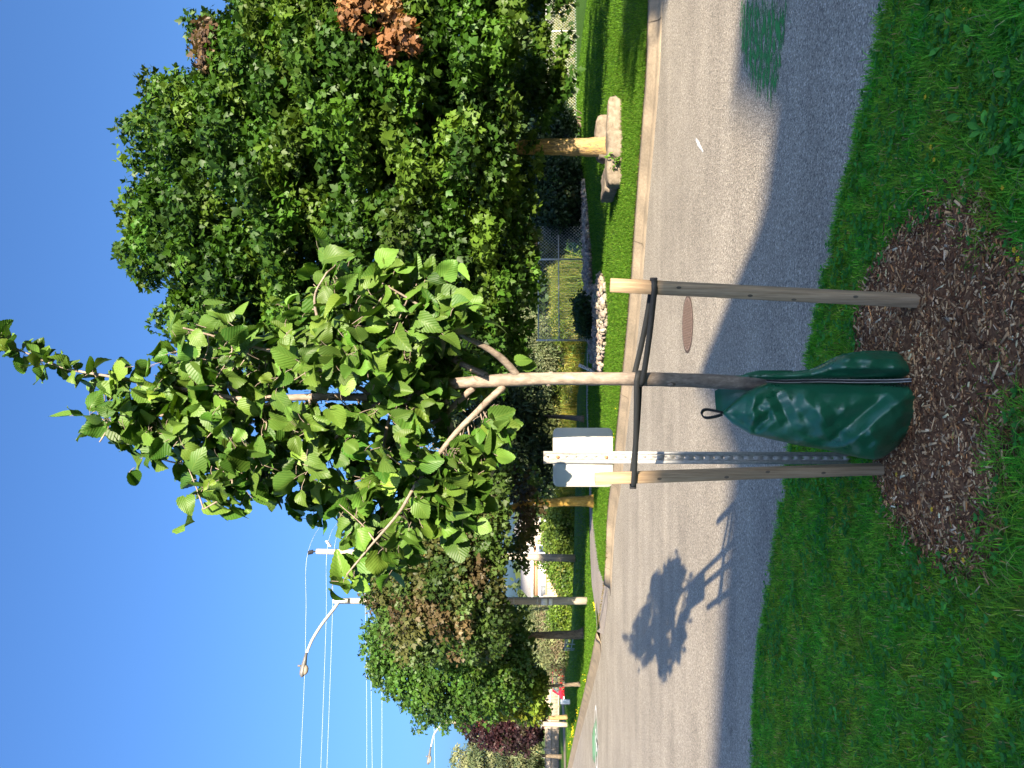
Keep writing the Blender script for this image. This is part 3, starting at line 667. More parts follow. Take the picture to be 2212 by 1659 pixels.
def leaves_mesh(name, Pc, per, rad, size, tmpl, palette, mat, parent, flat=.6, up=.5, out=.8, sunw=.45, droop=.3, kind=None, wts=None, cvar=.22, rnd=.6):
    """clumps of leaves: Pc clump centres (n,3)"""
    n = len(Pc); rad = np.broadcast_to(np.asarray(rad, float), (n,))
    g = rng.normal(size=(n, per, 3)); g = norm(g) * (rng.random((n, per, 1)) ** .45)
    g[..., 2] *= flat
    th = rng.random((n, 1)) * math.pi; st_ = np.stack([np.cos(th), np.sin(th), 0 * th], -1); dt = (g * st_).sum(-1, keepdims=True); g = g + st_ * dt * rng.uniform(.1, .55, (n, 1, 1)); g[..., 2] += -.22 * np.abs(dt[..., 0]) * rng.uniform(-.4, 1, (n, 1))
    P = (Pc[:, None] + g * rad[:, None, None]).reshape(-1, 3); N_ = len(P); gg = g.reshape(-1, 3)
    nr = gg * out + np.array([0, 0, up]) + SUNV * sunw + rng.normal(size=(N_, 3)) * rnd
    ax = rng.normal(size=(N_, 3)) * .8 + gg * .6; ax[:, 2] -= droop
    FR = frames(ax, nr); sz = size * np.exp(rng.normal(size=N_) * .22)
    V, F = scatter(tmpl[0], tmpl[1], P, FR, sz)
    pal = np.asarray(palette, float); pick = rng.choice(len(pal), size=n, p=wts)
    cb = pal[pick] * np.exp(rng.normal(size=(n, 1)) * cvar); cl = np.repeat(cb, per, axis=0)
    cl = leaf_cols(np.ones(3), N_, .2, .10) * cl
    cl = np.repeat(np.clip(cl, .002, .8), tmpl[0].shape[0], axis=0)
    o = mesh_np(name, V, F, mat, parent, cl)
    if kind: o['kind'] = kind
    return o
def crown_points(poly, Yc, T, Rd, n, front=.62, inner=.16, mind=None, rec=.82, inset=0):
    """3-D clump centres filling a crown whose outline from the street is poly and whose half depth is T"""
    poly = np.asarray(poly, float); P = sample_poly(poly, n) if mind is None else spaced(poly, int(n * 1.25), mind)
    d = dist_poly(P, poly); P = P[d > inset]; d = d[d > inset]; k = np.clip(1 - (1 - np.clip(d / Rd, 0, 1)) ** 2, 0, 1) ** .5
    u = rng.random(len(P)); s = np.where(u < front, -1, np.where(u < front + inner, rng.uniform(-.8, .8, len(P)), 1.0))
    Y = Yc + s * k * T * rng.uniform(rec, 1.06, len(P))
    return np.array([W(a, b, y) * np.array([1, 1, 1]) + 0 for (a, b), y in zip(P, Y)]), d
def limbs(mb, base, top, Pc, r0, n=14, rr=.35):
    """limbs from the stem into the crown"""
    idx = rng.choice(len(Pc), size=min(n, len(Pc)), replace=False)
    for i in idx:
        e = Pc[i]; t = rng.uniform(.05, .75); s = base + (top - base) * t
        mdl = (s + e) / 2 + np.array([0, 0, .12 * np.linalg.norm(e - s)]) + rng.normal(size=3) * .15
        pts = smooth_path([s, mdl, e], 5); mb.tube(pts, np.linspace(r0 * rr, r0 * .06, len(pts)), 6)
def tree(name, label, cat, poly, Yc, T, Rd, n, per, crad, leaf, tmpl, palette, stem, r0, bark, group=None, front=.62, mind=None, lmat='leaf', wts=None, nl=14, rr=.35, rec=.62, sprays=46, lowf=0, **kw):
    """stem: list of world points from the ground up"""
    stem = np.array(stem, float); root = thing(name, label, cat, stem[0], group)
    Pc, d = crown_points(poly, Yc, T, Rd, n, front, mind=mind, rec=rec, inset=.16 * crad / Yc * FD)
    Pc = Pc[~((Pc[:, 1] < Yc - .4) & (Pc[:, 2] < lowf))]
    cr_ = leaves_mesh('crown', Pc, per, crad, leaf, tmpl, palette, M[lmat], root, wts=wts, **kw)
    if sprays:
        pl = np.asarray(poly, float); ii = rng.integers(0, len(pl), sprays); tt_ = rng.random((sprays, 1)); bp = pl[ii] * (1 - tt_) + pl[(ii + 1) % len(pl)] * tt_; cen = pl.mean(0)
        bp = bp + norm(bp - cen) * rng.uniform(-6, 13, (sprays, 1)) * min(1, 16 / Yc); Ps = np.array([W(a, b, Yc + rng.uniform(-.3, .3) * T) for a, b in bp])
        leaves_mesh('outer_sprays', Ps, 26, crad * rng.uniform(.3, .6, sprays), leaf, tmpl, palette, M[lmat], root, wts=wts)
    mb = MB(); pts = smooth_path(stem, 6); t = np.linspace(0, 1, len(pts))
    rad = r0 * (1 - .75 * t ** 1.2) * (1 + .35 * np.exp(-t * 28)); mb.tube(pts, rad, 14, jit=.03)
    limbs(mb, stem[len(stem) // 2], stem[-1], Pc, r0, nl, rr)
    mb.build('trunk', M[bark], root, smooth=True)
    return root, Pc

# ================================================================== the young linden in the foreground
lroot = thing('young_tree', 'young linden with large heart-shaped leaves staked in the mulch bed', 'tree', G(1935, 824, .03))
tpts = [(1950, 822), (1700, 826), (1610, 827), (1500, 822), (1400, 819), (1300, 818), (1180, 818), (1120, 820), (1060, 823), (980, 828), (950, 831), (880, 845), (800, 857), (700, 857), (600, 860), (520, 862), (480, 856), (400, 842), (310, 828), (230, 812), (160, 800), (110, 785), (70, 768), (40, 755), (8, 733), (-6, 726)]
tp = smooth_path([W(a, b, YT + .085 * min(1, max(0, (a - 1330) / 300))) for a, b in tpts], 6)
hw = np.interp([p for p in np.linspace(0, len(tpts) - 1, len(tp))], range(len(tpts)), [19, 17.5, 16, 15.5, 15, 14.2, 13.5, 14.5, 14, 11.5, 11, 9.5, 9, 8, 7, 6, 5.5, 5, 3.5, 3, 2.6, 2.2, 1.8, 1.6, 1.3, 1])
mb = MB(); mb.tube(tp, hw / FD * YT, 16, jit=.018)
for a, b, r_ in ((1190, 808, 6), (1185, 829, 6), (1330, 810, 4), (1240, 828, 4), (1040, 815, 6), (1060, 831, 6), (1450, 831, 4)):
    c = W(a, b, YT + .004); th = np.linspace(0, math.pi, 5)
    mb.tube([c + [0, 0, -.018], c + [0, -.003, -.008], c + [0, -.004, 0], c + [0, -.003, .008], c + [0, 0, .018]], np.array([.15, .8, 1, .8, .15]) * r_ / FD * YT, 8)
mb.build('trunk', M['bark_young'], lroot, smooth=True)
BR = [([(1118, 812), (1090, 780), (1060, 757), (1030, 740), (1005, 728), (950, 690), (890, 650), (840, 620)], -.28, 9),
      ([(1050, 812), (1010, 792), (975, 776), (930, 762), (860, 742), (800, 715), (740, 690)], .25, 8),
      ([(960, 826), (900, 806), (850, 795), (790, 786), (720, 760), (690, 700), (680, 640), (705, 590)], -.18, 7.5),
      ([(800, 850), (700, 800), (640, 772), (580, 757), (500, 737), (440, 720), (395, 708)], -.22, 5.5),
      ([(1088, 836), (1055, 865), (1030, 890), (985, 935), (945, 985), (920, 1015), (890, 1060), (860, 1110), (800, 1180), (750, 1240)], -.34, 8),
      ([(1022, 838), (985, 872), (955, 900), (915, 930), (860, 975), (790, 1040), (720, 1100)], .30, 7.5),
      ([(930, 838), (880, 860), (830, 885), (770, 915), (700, 965), (620, 1010), (530, 1050), (440, 1100)], -.2, 7.5),
      ([(850, 852), (770, 900), (690, 925), (600, 940), (500, 975), (400, 1000), (340, 990)], .28, 6.5),
      ([(610, 862), (540, 885), (450, 900), (380, 895), (300, 905), (240, 925), (215, 955)], -.1, 5),
      ([(560, 862), (480, 830), (420, 800), (360, 780)], .22, 4.5),
      ([(700, 857), (640, 880), (560, 905), (480, 940)], .32, 5),
      ([(760, 857), (700, 850), (640, 820), (560, 800), (500, 780)], .34, 5),
      ([(880, 845), (850, 880), (830, 960), (840, 1040), (820, 1120), (830, 1180)], .1, 5)]
allb = [tp[int(len(tp) * .28):]]
for pl, dy, r0 in BR:
    k = np.linspace(0, 1, len(pl)); pts = smooth_path([W(a, b, YT + dy * t) for (a, b), t in zip(pl, k)], 6)
    allb.append(pts); mb = MB(); mb.tube(pts, np.linspace(r0, 1.6, len(pts)) / FD * YT, 8, jit=.03); mb.build('branch', M['bark_young'], lroot, smooth=True)
allb = np.vstack(allb)
crown = [(205, 862), (190, 915), (218, 962), (255, 935), (300, 952), (312, 1005), (345, 1022), (385, 992), (398, 1040), (432, 1062), (400, 1095), (390, 1130), (410, 1165), (437, 1140), (470, 1120), (505, 1132), (530, 1075), (565, 1085), (600, 1108), (650, 1108), (695, 1105), (705, 1140), (720, 1175), (728, 1225), (748, 1272), (778, 1268), (800, 1240), (860, 1230), (885, 1180), (905, 1140), (960, 1160), (1010, 1155), (1035, 1115), (1030, 1060), (1000, 1020), (1055, 990), (1075, 955), (1055, 930), (1010, 925), (975, 955), (930, 940), (955, 890), (1010, 850), (985, 835), (950, 815), (955, 770), (985, 760), (1020, 715), (1028, 660), (1015, 602), (975, 590), (935, 560), (905, 568), (885, 590), (820, 590), (790, 575), (755, 585), (742, 545), (715, 535), (690, 548), (685, 590), (655, 615), (650, 655), (575, 650), (545, 690), (490, 690), (470, 725), (430, 715), (405, 668), (370, 675), (378, 735), (340, 760), (305, 790), (312, 830), (260, 840)]
nodes = spaced(crown, 320, 22); nd = dist_poly(nodes, np.array(crown)); nodes = nodes[nd > 9]; nd = nd[nd > 9]
# thin the crown where the photograph shows sky or stem through it
holes = np.array([(975, 800), (985, 870), (660, 860), (620, 850), (760, 890), (600, 1060), (830, 985), (700, 1000)])
keep = np.array([np.min(np.hypot(*(holes - q).T)) > 24 for q in nodes]); nodes = nodes[keep]; nd = nd[keep]
NY = YT + rng.uniform(-1, 1, len(nodes)) * .40 * np.clip(nd / 110, .12, 1) ** .6
NP = np.array([W(a, b, y) for (a, b), y in zip(nodes, NY)])
tw = MB(); LP = []; LA = []; LN = []; LS = []
ctr = W(700, 860, YT)
for p in NP:
    d = np.linalg.norm(allb - p, axis=1) + np.where(allb[:, 2] > p[2] + .02, .25, 0); q = allb[np.argmin(d)]
    mid = (p + q) / 2 + np.array([0, 0, -.02]) + rng.normal(size=3) * .012; pts = smooth_path([q, mid, p], 4); tw.tube(pts, np.linspace(.0042, .0018, len(pts)), 5)
    dirn = norm(p - q + np.array([0, 0, .05])); out = norm((p - ctr) * np.array([1, 1, .35]) + rng.normal(size=3) * .05)
    for k in range(int(rng.integers(7, 11))):
        f = rng.random() * .16; s0 = p - dirn * f + rng.normal(size=3) * .028
        ax = out * .45 + rng.normal(size=3) * .75 + np.array([0, 0, -.55]); ax = norm(ax)
        pet = rng.uniform(.03, .06); pd = norm(ax + np.array([0, 0, .7]) + rng.normal(size=3) * .3); e = s0 + pd * pet
        tw.tube([s0, (s0 + e) / 2 + [0, 0, .004], e], .0013, 4, cap=False, col=(1, 1, 1))
        LP.append(e); LA.append(ax); LN.append(out * .55 + SUNV * .35 + np.array([0, 0, .45]) + rng.normal(size=3) * .80); LS.append(rng.uniform(.056, .110))
# the leader above the crown carries small leaves
lead = smooth_path([W(a, b, YT) for a, b in tpts[18:]], 10)
for i in range(66):
    s0 = lead[int(rng.integers(2, len(lead)))]; side = rng.normal(size=3); side[2] = abs(side[2]) * .4; ax = norm(side * .8 + np.array([0, 0, -.3])); e = s0 + norm(side + np.array([0, 0, .3])) * .03
    tw.tube([s0, e], .0011, 4, cap=False); LP.append(e); LA.append(ax); LN.append(SUNV * .3 + np.array([0, 0, .4]) + rng.normal(size=3) * .7); LS.append(rng.uniform(.05, .085))
# single leaves low on the stem and at the edge of the crown
for a, b, y in ((1115, 780, 3.43), (1128, 788, 3.46), (1045, 965, 3.3), (1060, 940, 3.32), (400, 1140, 3.4), (705, 560, 3.2), (755, 1262, 3.25), (740, 1245, 3.3), (1000, 1040, 3.3)):
    p = W(a, b, y); LP.append(p); LA.append(norm(rng.normal(size=3) * .5 + np.array([0, 0, -.6]))); LN.append(SUNV + rng.normal(size=3) * .4); LS.append(.11 if a < 1100 else .075)
tw.build('twigs', M['bark_young'], lroot, smooth=True)
LP, LA, LN, LS = map(np.array, (LP, LA, LN, LS))
# stretches of stem and branch that stay bare towards the street
def proj(P):
    q = P - np.array([0, 0, CAMH]); f = q[:, 1] * cp + q[:, 2] * sp; dn_ = q[:, 1] * sp - q[:, 2] * cp
    return np.stack([1106 + FD * dn_ / f, 829.5 - FD * q[:, 0] / f], 1)
pc = proj(LP + LA * LS[:, None] * .5); ok = np.ones(len(LP), bool)
for a, b, r_ in (((640, 858), (790, 857), 24), ((1015, 735), (1105, 800), 18), ((955, 970), (1080, 845), 20), ((985, 827), (1120, 820), 26), ((975, 776), (1045, 810), 14), ((945, 905), (1020, 842), 13), ((560, 757), (440, 722), 13), ((860, 880), (925, 840), 12)):
    a, b = np.array(a), np.array(b); ab = b - a; t = np.clip(((pc - a) @ ab) / (ab @ ab), 0, 1); ok &= ~((np.linalg.norm(pc - (a + t[:, None] * ab), axis=1) < r_) & (LP[:, 1] < YT + .05))
LP, LA, LN, LS = LP[ok], LA[ok], LN[ok], LS[ok]; NL = len(LP)
ts = np.linspace(0, 1, 15); sv = np.array([-1, -.66, -.33, 0, .33, .66, 1])
tg, sg = np.meshgrid(ts, sv, indexing='ij'); tg = tg.ravel(); sg = sg.ravel()
ww = .55 * np.sin(math.pi * np.clip(tg, 0, 1) ** .58) ** .62 * (1 - .30 * tg ** 3); ww[tg < .01] = .10; ww[tg > .99] = .004
zig = np.tile(((np.arange(15) % 2) * 2 - 1)[:, None], (1, 7)).ravel() * (np.abs(sg) > .9) * .022
T0 = np.stack([tg - .13 * np.abs(sg) ** 1.2 * (1 - tg) ** 3, sg * (ww + zig), np.zeros_like(tg)], 1)
zf = np.abs(sg) * ww; zc = -tg ** 2; zwv = np.sin(tg * 7 + sg * 2.2) * .5 * np.abs(sg)
fold = rng.normal(.20, .40, NL); curl = rng.normal(.22, .24, NL); wav = rng.normal(0, .16, NL)
T = np.broadcast_to(T0, (NL,) + T0.shape).copy(); T[:, :, 2] = fold[:, None] * zf + curl[:, None] * zc + wav[:, None] * zwv
T[:, :, 1] *= (rng.uniform(.86, 1.1, NL) * (1 - .25 * np.abs(fold)))[:, None]
FQ = np.array([(i * 7 + j, i * 7 + j + 1, (i + 1) * 7 + j + 1, (i + 1) * 7 + j) for i in range(14) for j in range(6)])
V, F = scatter(T, [FQ], LP, frames(LA, LN), LS)
bc = leaf_cols((.036, .098, .009), NL, .25, .09); bc = np.repeat(bc, len(tg), axis=0)
uv = np.tile(np.stack([tg, sg * ww * 2, 0 * tg], 1), (NL, 1))
mesh_np('leaves', V, F, M['linden'], lroot, bc, True, uv)

# ================================================================== large trees
G_MAPLE = [(.034, .088, .008), (.046, .106, .010), (.027, .072, .008), (.062, .115, .012)]
big = [(560, -150), (500, -10), (478, 28), (492, 62), (448, 42), (408, 56), (425, 100), (432, 160), (400, 172), (342, 184), (316, 192), (332, 232), (292, 264), (258, 284), (284, 322), (300, 348), (272, 356), (308, 380), (292, 430), (265, 442), (290, 480), (260, 530), (282, 572), (342, 602), (388, 622), (362, 662), (332, 692), (420, 720), (470, 760), (560, 790), (700, 790), (820, 800), (930, 830), (1060, 850), (1110, 800), (1130, 740), (1140, 680), (1150, 600), (1148, 540), (1136, 500), (1150, 440), (1138, 400), (1150, 345), (1130, 320), (1160, 285), (1178, 240), (1215, 205), (1235, 165), (1205, 130), (1220, 60), (1225, -20), (1240, -150)]
YM = 15.7
bstem = [np.array([W(1318, 318, YM)[0], YM, KZ])] + [W(a, b, YM) for a, b in ((1240, 318), (1150, 317), (1050, 325), (900, 340), (700, 345), (520, 360))]
mroot, MP = tree('maple_tree', 'large green maple with yellowish trunk inside a ring of limestone blocks', 'tree', big, YM, 3.2, 250, 430, 270, .50, .118, STAR, G_MAPLE, bstem, .19, 'bark_maple', front=.66, mind=29, nl=26, flat=.50, sunw=.10, up=.6, out=.6, rnd=.60, cvar=.25, rec=.5, sprays=110, lowf=2.1)
# rusty dead spray and bronze top shoots of the maple
dp = sample_poly([(715, 20), (760, -15), (840, 10), (870, 60), (905, 90), (880, 120), (850, 125), (815, 80), (775, 55), (735, 40)], 22)
Pd = np.array([W(a, b, YM - 3.45 + rng.uniform(-.2, .35)) for a, b in dp]); leaves_mesh('dead_leaves', Pd, 80, .24, .12, STAR, [(.23, .115, .048), (.29, .155, .065), (.18, .085, .035)], M['leaf'], mroot, droop=1.2)['label'] = 'spray of dry orange leaves'
dp = sample_poly([(408, 52), (440, 44), (470, 75), (450, 130), (420, 110)], 7)
Pd = np.array([W(a, b, YM - 1.5 + rng.uniform(-.4, .4)) for a, b in dp]); leaves_mesh('bronze_shoots', Pd, 80, .34, .11, STAR, [(.095, .06, .036), (.12, .08, .04), (.07, .07, .03)], M['leaf'], mroot)['label'] = 'bronze young shoots at the top'
Apoly = [(1150, 1010), (1090, 990), (1030, 1010), (960, 1040), (900, 1080), (860, 1150), (820, 1215), (788, 1258), (790, 1285), (812, 1300), (835, 1330), (830, 1375), (860, 1410), (930, 1420), (1010, 1410), (1080, 1400), (1120, 1340), (1140, 1260), (1125, 1190), (1150, 1130), (1165, 1075)]
g = G(1284, 1083, KZ); YA = g[1]
tree('maple_tree', 'bronze-tinted maple on a leaning trunk with bright yellow lichen, left of the sign', 'tree', Apoly, YA, 3.2, 170, 250, 230, .54, .118, STAR, [(.055, .095, .018), (.040, .080, .014), (.072, .078, .022), (.088, .066, .030), (.048, .09, .014)], [g, W(1235, 1083, YA), W(1180, 1087, YA), W(1130, 1088, YA), W(1060, 1120, YA), W(960, 1190, YA)], .155, 'bark_lichen', lowf=2.7, mind=20, front=.66, flat=.62)
Bpoly = [(805, 1335), (775, 1378), (778, 1400), (800, 1440), (826, 1482), (862, 1486), (885, 1520), (905, 1550), (940, 1540), (980, 1562), (1020, 1545), (1060, 1530), (1110, 1500), (1140, 1450), (1150, 1400), (1135, 1350), (1100, 1320), (1000, 1330), (900, 1330)]
g = G(1262, 1368, KZ); YBt = g[1]
tree('maple_tree', 'rounded dark green maple on a thin shaded trunk beyond the nearest lamp post', 'tree', Bpoly, YBt, 3.3, 150, 230, 230, .58, .128, STAR, [(.036, .090, .013), (.045, .105, .014), (.03, .07, .012), (.06, .12, .015)], [g, W(1240, 1371, YBt), W(1190, 1372, YBt), W(1130, 1375, YBt), W(1040, 1400, YBt), W(930, 1430, YBt)], .17, 'bark_dark', mind=19, front=.66, flat=.62)
Cpoly = [(1035, 1430), (1080, 1425), (1130, 1440), (1165, 1455), (1178, 1490), (1180, 1530), (1165, 1545), (1130, 1550), (1100, 1535), (1060, 1545), (1040, 1500)]
g = G(1255, 1478, KZ); Yc = g[1]
tree('small_tree', 'small yellow-green tree on a thin stem below the rounded maple', 'tree', Cpoly, Yc, 1.8, 60, 90, 140, .45, .14, STAR, [(.10, .16, .014), (.15, .19, .016), (.05, .11, .014)], [g, W(1230, 1479, Yc), W(1180, 1482, Yc), W(1110, 1480, Yc)], .09, 'bark_dark', mind=10, nl=8)
Ppoly = [(985, 1545), (1000, 1530), (1040, 1520), (1080, 1510), (1130, 1520), (1160, 1530), (1175, 1555), (1165, 1590), (1130, 1610), (1080, 1608), (1040, 1600), (1010, 1585), (995, 1565)]
g = Gf(2235, 2823, KZ); Yp = g[1] + 1
tree('purple_tree', 'dark purple-leaved tree on a tan trunk beside the far lamp post', 'tree', Ppoly, Yp, 2.4, 70, 110, 150, .66, .17, STAR, [(.030, .012, .016), (.045, .016, .018), (.024, .012, .014), (.11, .030, .018), (.035, .03, .016)], [g, Wf(2180, 2826, g[1]), Wf(2130, 2825, Yp), Wf(2060, 2828, Yp), Wf(1960, 2850, Yp)], .13, 'bark_maple', mind=11, wts=[.34, .28, .24, .07, .07], nl=8)
Spoly = [(972, 1648), (985, 1622), (1000, 1635), (1015, 1605), (1050, 1600), (1090, 1590), (1120, 1585), (1150, 1600), (1165, 1625), (1168, 1700), (1120, 1740), (1060, 1730), (1000, 1680)]
g = Gf(2187, 2984, KZ); Ys = 58
tree('spruce_tree', 'pale grey-green spruce at the far end of the street on the left', 'tree', Spoly, Ys, 3, 60, 210, 130, .75, .24, NARROW, [(.12, .14, .06), (.09, .115, .05), (.15, .16, .075), (.05, .07, .03)], [W(1185, 1634, Ys) * np.array([1, 1, 0]) + [0, 0, KZ], W(1150, 1633, Ys), W(1080, 1645, Ys), W(990, 1648, Ys)], .14, 'bark_dark', mind=9, lmat='needle', nl=10, flat=.4, droop=.7)

# dark cedars behind the linden and darker trees beyond the fence
Dpoly = [(860, 800), (930, 780), (1010, 760), (1090, 770), (1110, 800), (1150, 790), (1165, 860), (1170, 940), (1190, 1000), (1165, 1040), (1130, 1070), (1060, 1050), (1010, 1010), (960, 960), (900, 880)]
tree('cedar_tree', 'dark shaded cedar behind the young linden and the sign', 'tree', Dpoly, 31, 3.5, 110, 210, 110, .95, .25, NARROW, [(.020, .040, .014), (.028, .052, .016), (.035, .055, .02)], [G(1262, 905, KZ) * np.array([1, 1, 1]), W(1200, 900, 30.5), W(1100, 900, 31), W(1000, 880, 31)], .10, 'bark_dark', lmat='needle', mind=15)
def bush(name, label, poly, Yc, T, n, per, crad, leaf, tmpl, pal, mind, lmat='leaf', group=None, base=None, **kw):
    poly = np.array(poly, float); mx = poly[:, 0].max(); by = poly[:, 1].mean()
    z0 = KZ if Yc < 36 else -1.05
    b0 = W(mx, by, Yc); b0[2] = z0
    root = thing(name, label, 'shrub', b0, group); Pc, d = crown_points(poly, Yc, T, 40, n, .62, mind=mind); Pc[:, 2] = np.maximum(Pc[:, 2], z0 + .12)
    leaves_mesh('foliage', Pc, per, crad, leaf, tmpl, pal, M[lmat], root, **kw)
    mb = MB(); k = rng.choice(len(Pc), min(9, len(Pc)), replace=False)
    for i in k: mb.tube(smooth_path([b0 + [rng.normal() * .15, rng.normal() * .15, -.05], (b0 + Pc[i]) / 2 + rng.normal(size=3) * .1, Pc[i]], 4), np.linspace(.03, .008, 9), 5)
    mb.build('stems', M['bark_dark'], root, smooth=True); return root
bush('shrub', 'dark grey-green shrub right of the planter maple trunk, in front of the fence', [(1150, 225), (1185, 215), (1225, 240), (1240, 275), (1235, 300), (1190, 305), (1150, 300)], 29, 1.2, 60, 130, .34, .12, OVAL, [(.030, .060, .026), (.04, .075, .03), (.022, .045, .02)], 8)
bush('shrub', 'large dark shrub left of the planter maple trunk, above the line of stones', [(1140, 335), (1200, 330), (1240, 345), (1255, 400), (1262, 470), (1245, 500), (1190, 510), (1150, 470)], 28, 1.6, 110, 140, .38, .12, OVAL, [(.028, .058, .022), (.04, .075, .024), (.022, .045, .018), (.09, .10, .03)], 9, wts=[.36, .3, .28, .06])
bush('shrub', 'sunny olive shrub with pale blossoms at the right end of the wire fence panel', [(1140, 480), (1175, 470), (1215, 505), (1215, 545), (1180, 560), (1145, 550)], 34, 1.0, 50, 120, .34, .11, OVAL, [(.08, .11, .025), (.11, .13, .03), (.05, .08, .02), (.22, .14, .07)], 8, wts=[.4, .3, .25, .05])
bush('willow_shrub', 'pale silver-green willow shrub left of the wire fence panel', [(1085, 690), (1130, 675), (1180, 705), (1205, 745), (1210, 800), (1195, 850), (1150, 850), (1110, 800), (1085, 750)], 45, 2.4, 140, 160, .58, .16, NARROW, [(.13, .16, .075), (.17, .19, .10), (.09, .12, .05), (.06, .09, .035)], 10)
bush('shrub', 'olive shrub with bare forked stems between the linden trunk and the sign', [(1150, 850), (1195, 845), (1215, 880), (1215, 940), (1200, 1000), (1170, 1000), (1155, 930)], 46, 2, 90, 150, .58, .16, NARROW, [(.075, .095, .03), (.10, .12, .04), (.05, .07, .022)], 9)
bush('shrub', 'low dark bush at the foot of the wire fence panel', [(1240, 650), (1260, 640), (1272, 665), (1285, 690), (1275, 720), (1250, 715)], 21.3, .5, 26, 110, .2, .09, OVAL, [(.02, .055, .018), (.03, .07, .02)], 7)
bush('shrub', 'leafy green bush at the foot of the pale fence, right of the utility pole', [(1180, 1110), (1205, 1100), (1235, 1130), (1245, 1175), (1245, 1205), (1205, 1200), (1175, 1180), (1170, 1150)], 48, 1.8, 80, 130, .5, .15, OVAL, [(.10, .16, .02), (.13, .19, .025), (.07, .12, .02)], 8)
bush('shrub', 'tall green bush between the utility pole and the nearest lamp post', [(1165, 1215), (1200, 1212), (1240, 1222), (1245, 1262), (1225, 1285), (1205, 1270), (1190, 1240)], 49, 1.6, 70, 130, .5, .15, OVAL, [(.09, .16, .018), (.12, .20, .02), (.05, .10, .016)], 8)
bush('spruce_shrub', 'wide grey-green spreading conifer behind the thin shaded trunk', [(1150, 1318), (1190, 1315), (1215, 1330), (1222, 1375), (1235, 1420), (1232, 1465), (1200, 1475), (1180, 1440), (1155, 1390)], 53, 2.6, 170, 150, .68, .2, NARROW, [(.13, .15, .065), (.16, .175, .08), (.08, .10, .04), (.14, .115, .07)], 7, lmat='needle', droop=.6)
bush('shrub', 'bright green bush left of the nearest lamp post', [(1180, 1325), (1205, 1318), (1240, 1320), (1243, 1365), (1215, 1370), (1190, 1350)], 48, 1.4, 46, 140, .5, .15, OVAL, [(.10, .17, .018), (.14, .20, .022), (.06, .11, .016)], 8)

# meadow of tall grass and goldenrod along the fences (uncountable)
def tallgrass(name, poly, Yc, dY, n, h, w_, pal, z0=KZ, kind='stuff'):
    n = int(n * 2.2); w_ = w_ * .5; P = sample_poly(poly, n); B = np.array([W(a, b, Yc + rng.uniform(-dY, dY)) for a, b in P]); hh = np.maximum(B[:, 2] - z0, .15)
    base = B.copy(); base[:, 2] = z0
    N_ = len(B); lean = rng.normal(size=(N_, 3)) * .12; lean[:, 2] = 0; top = B + lean * hh[:, None]; sd_ = norm(rng.normal(size=(N_, 3)) * [1, .3, 0]) * w_
    mid = (base + top) / 2 + lean * .1; V = np.stack([base - sd_ * .6, base + sd_ * .6, mid + sd_, mid - sd_, top], 1).reshape(-1, 3)
    i0 = np.arange(N_)[:, None] * 5
    F = [i0 + np.array([[0, 1, 2, 3]]), i0 + np.array([[3, 2, 4]])]
    pal = np.array(pal); c = np.repeat(pal[rng.choice(len(pal), N_)] * np.exp(rng.normal(size=(N_, 1)) * .25), 5, axis=0)
    o = mesh_np(name, V, F, M['blade'], None, np.clip(c, 0, .8)); o['kind'] = kind
    return o
MEAD = [(.13, .17, .025), (.20, .21, .04), (.09, .14, .02), (.30, .26, .08), (.26, .20, .03)]
tallgrass('meadow_grass', [(1200, 700), (1222, 700), (1262, 720), (1264, 930), (1225, 930), (1200, 900), (1215, 800)], 47, 4, 9000, 1, .022, MEAD, z0=-1.1)
tallgrass('meadow_grass', [(1180, 560), (1270, 560), (1270, 735), (1190, 735), (1180, 650)], 48, 5, 11000, 1, .022, [(.11, .16, .025), (.16, .19, .035), (.06, .10, .02), (.20, .19, .06)], z0=-1.1)
tallgrass('meadow_grass', [(1200, -60), (1250, -60), (1254, 240), (1190, 320), (1170, 250)], 46, 4, 11000, 1, .024, [(.16, .20, .03), (.22, .22, .045), (.10, .15, .022), (.28, .25, .08)], z0=-1.1)
tallgrass('meadow_grass', [(1185, 1060), (1248, 1060), (1250, 1320), (1205, 1320), (1190, 1200)], 52, 4, 11000, 1, .028, [(.14, .20, .022), (.20, .23, .03), (.09, .15, .018)], z0=-1.1)
tallgrass('meadow_grass', [(1196, 980), (1250, 980), (1250, 1060), (1200, 1060)], 49, 3, 3500, 1, .024, MEAD, z0=-1.1)
for k_, (pl_, yy) in enumerate((([(1195, 700), (1250, 700), (1262, 760), (1262, 930), (1205, 930)], 45), ([(1185, 560), (1262, 560), (1262, 735), (1190, 735)], 46), ([(1190, -60), (1246, -60), (1250, 300), (1195, 300)], 44), ([(1195, 1060), (1246, 1060), (1248, 1320), (1205, 1320)], 50))):
    q_ = sample_poly(pl_, 150); Pm = np.array([W(a, b, yy + rng.uniform(-3, 3)) for a, b in q_]); leaves_mesh('meadow_herbs', Pm, 60, .55, .17, NARROW, [(.11, .16, .02), (.15, .19, .028), (.07, .12, .018), (.20, .20, .05), (.05, .09, .016)], M['leaf'], None, kind='stuff', up=.8)
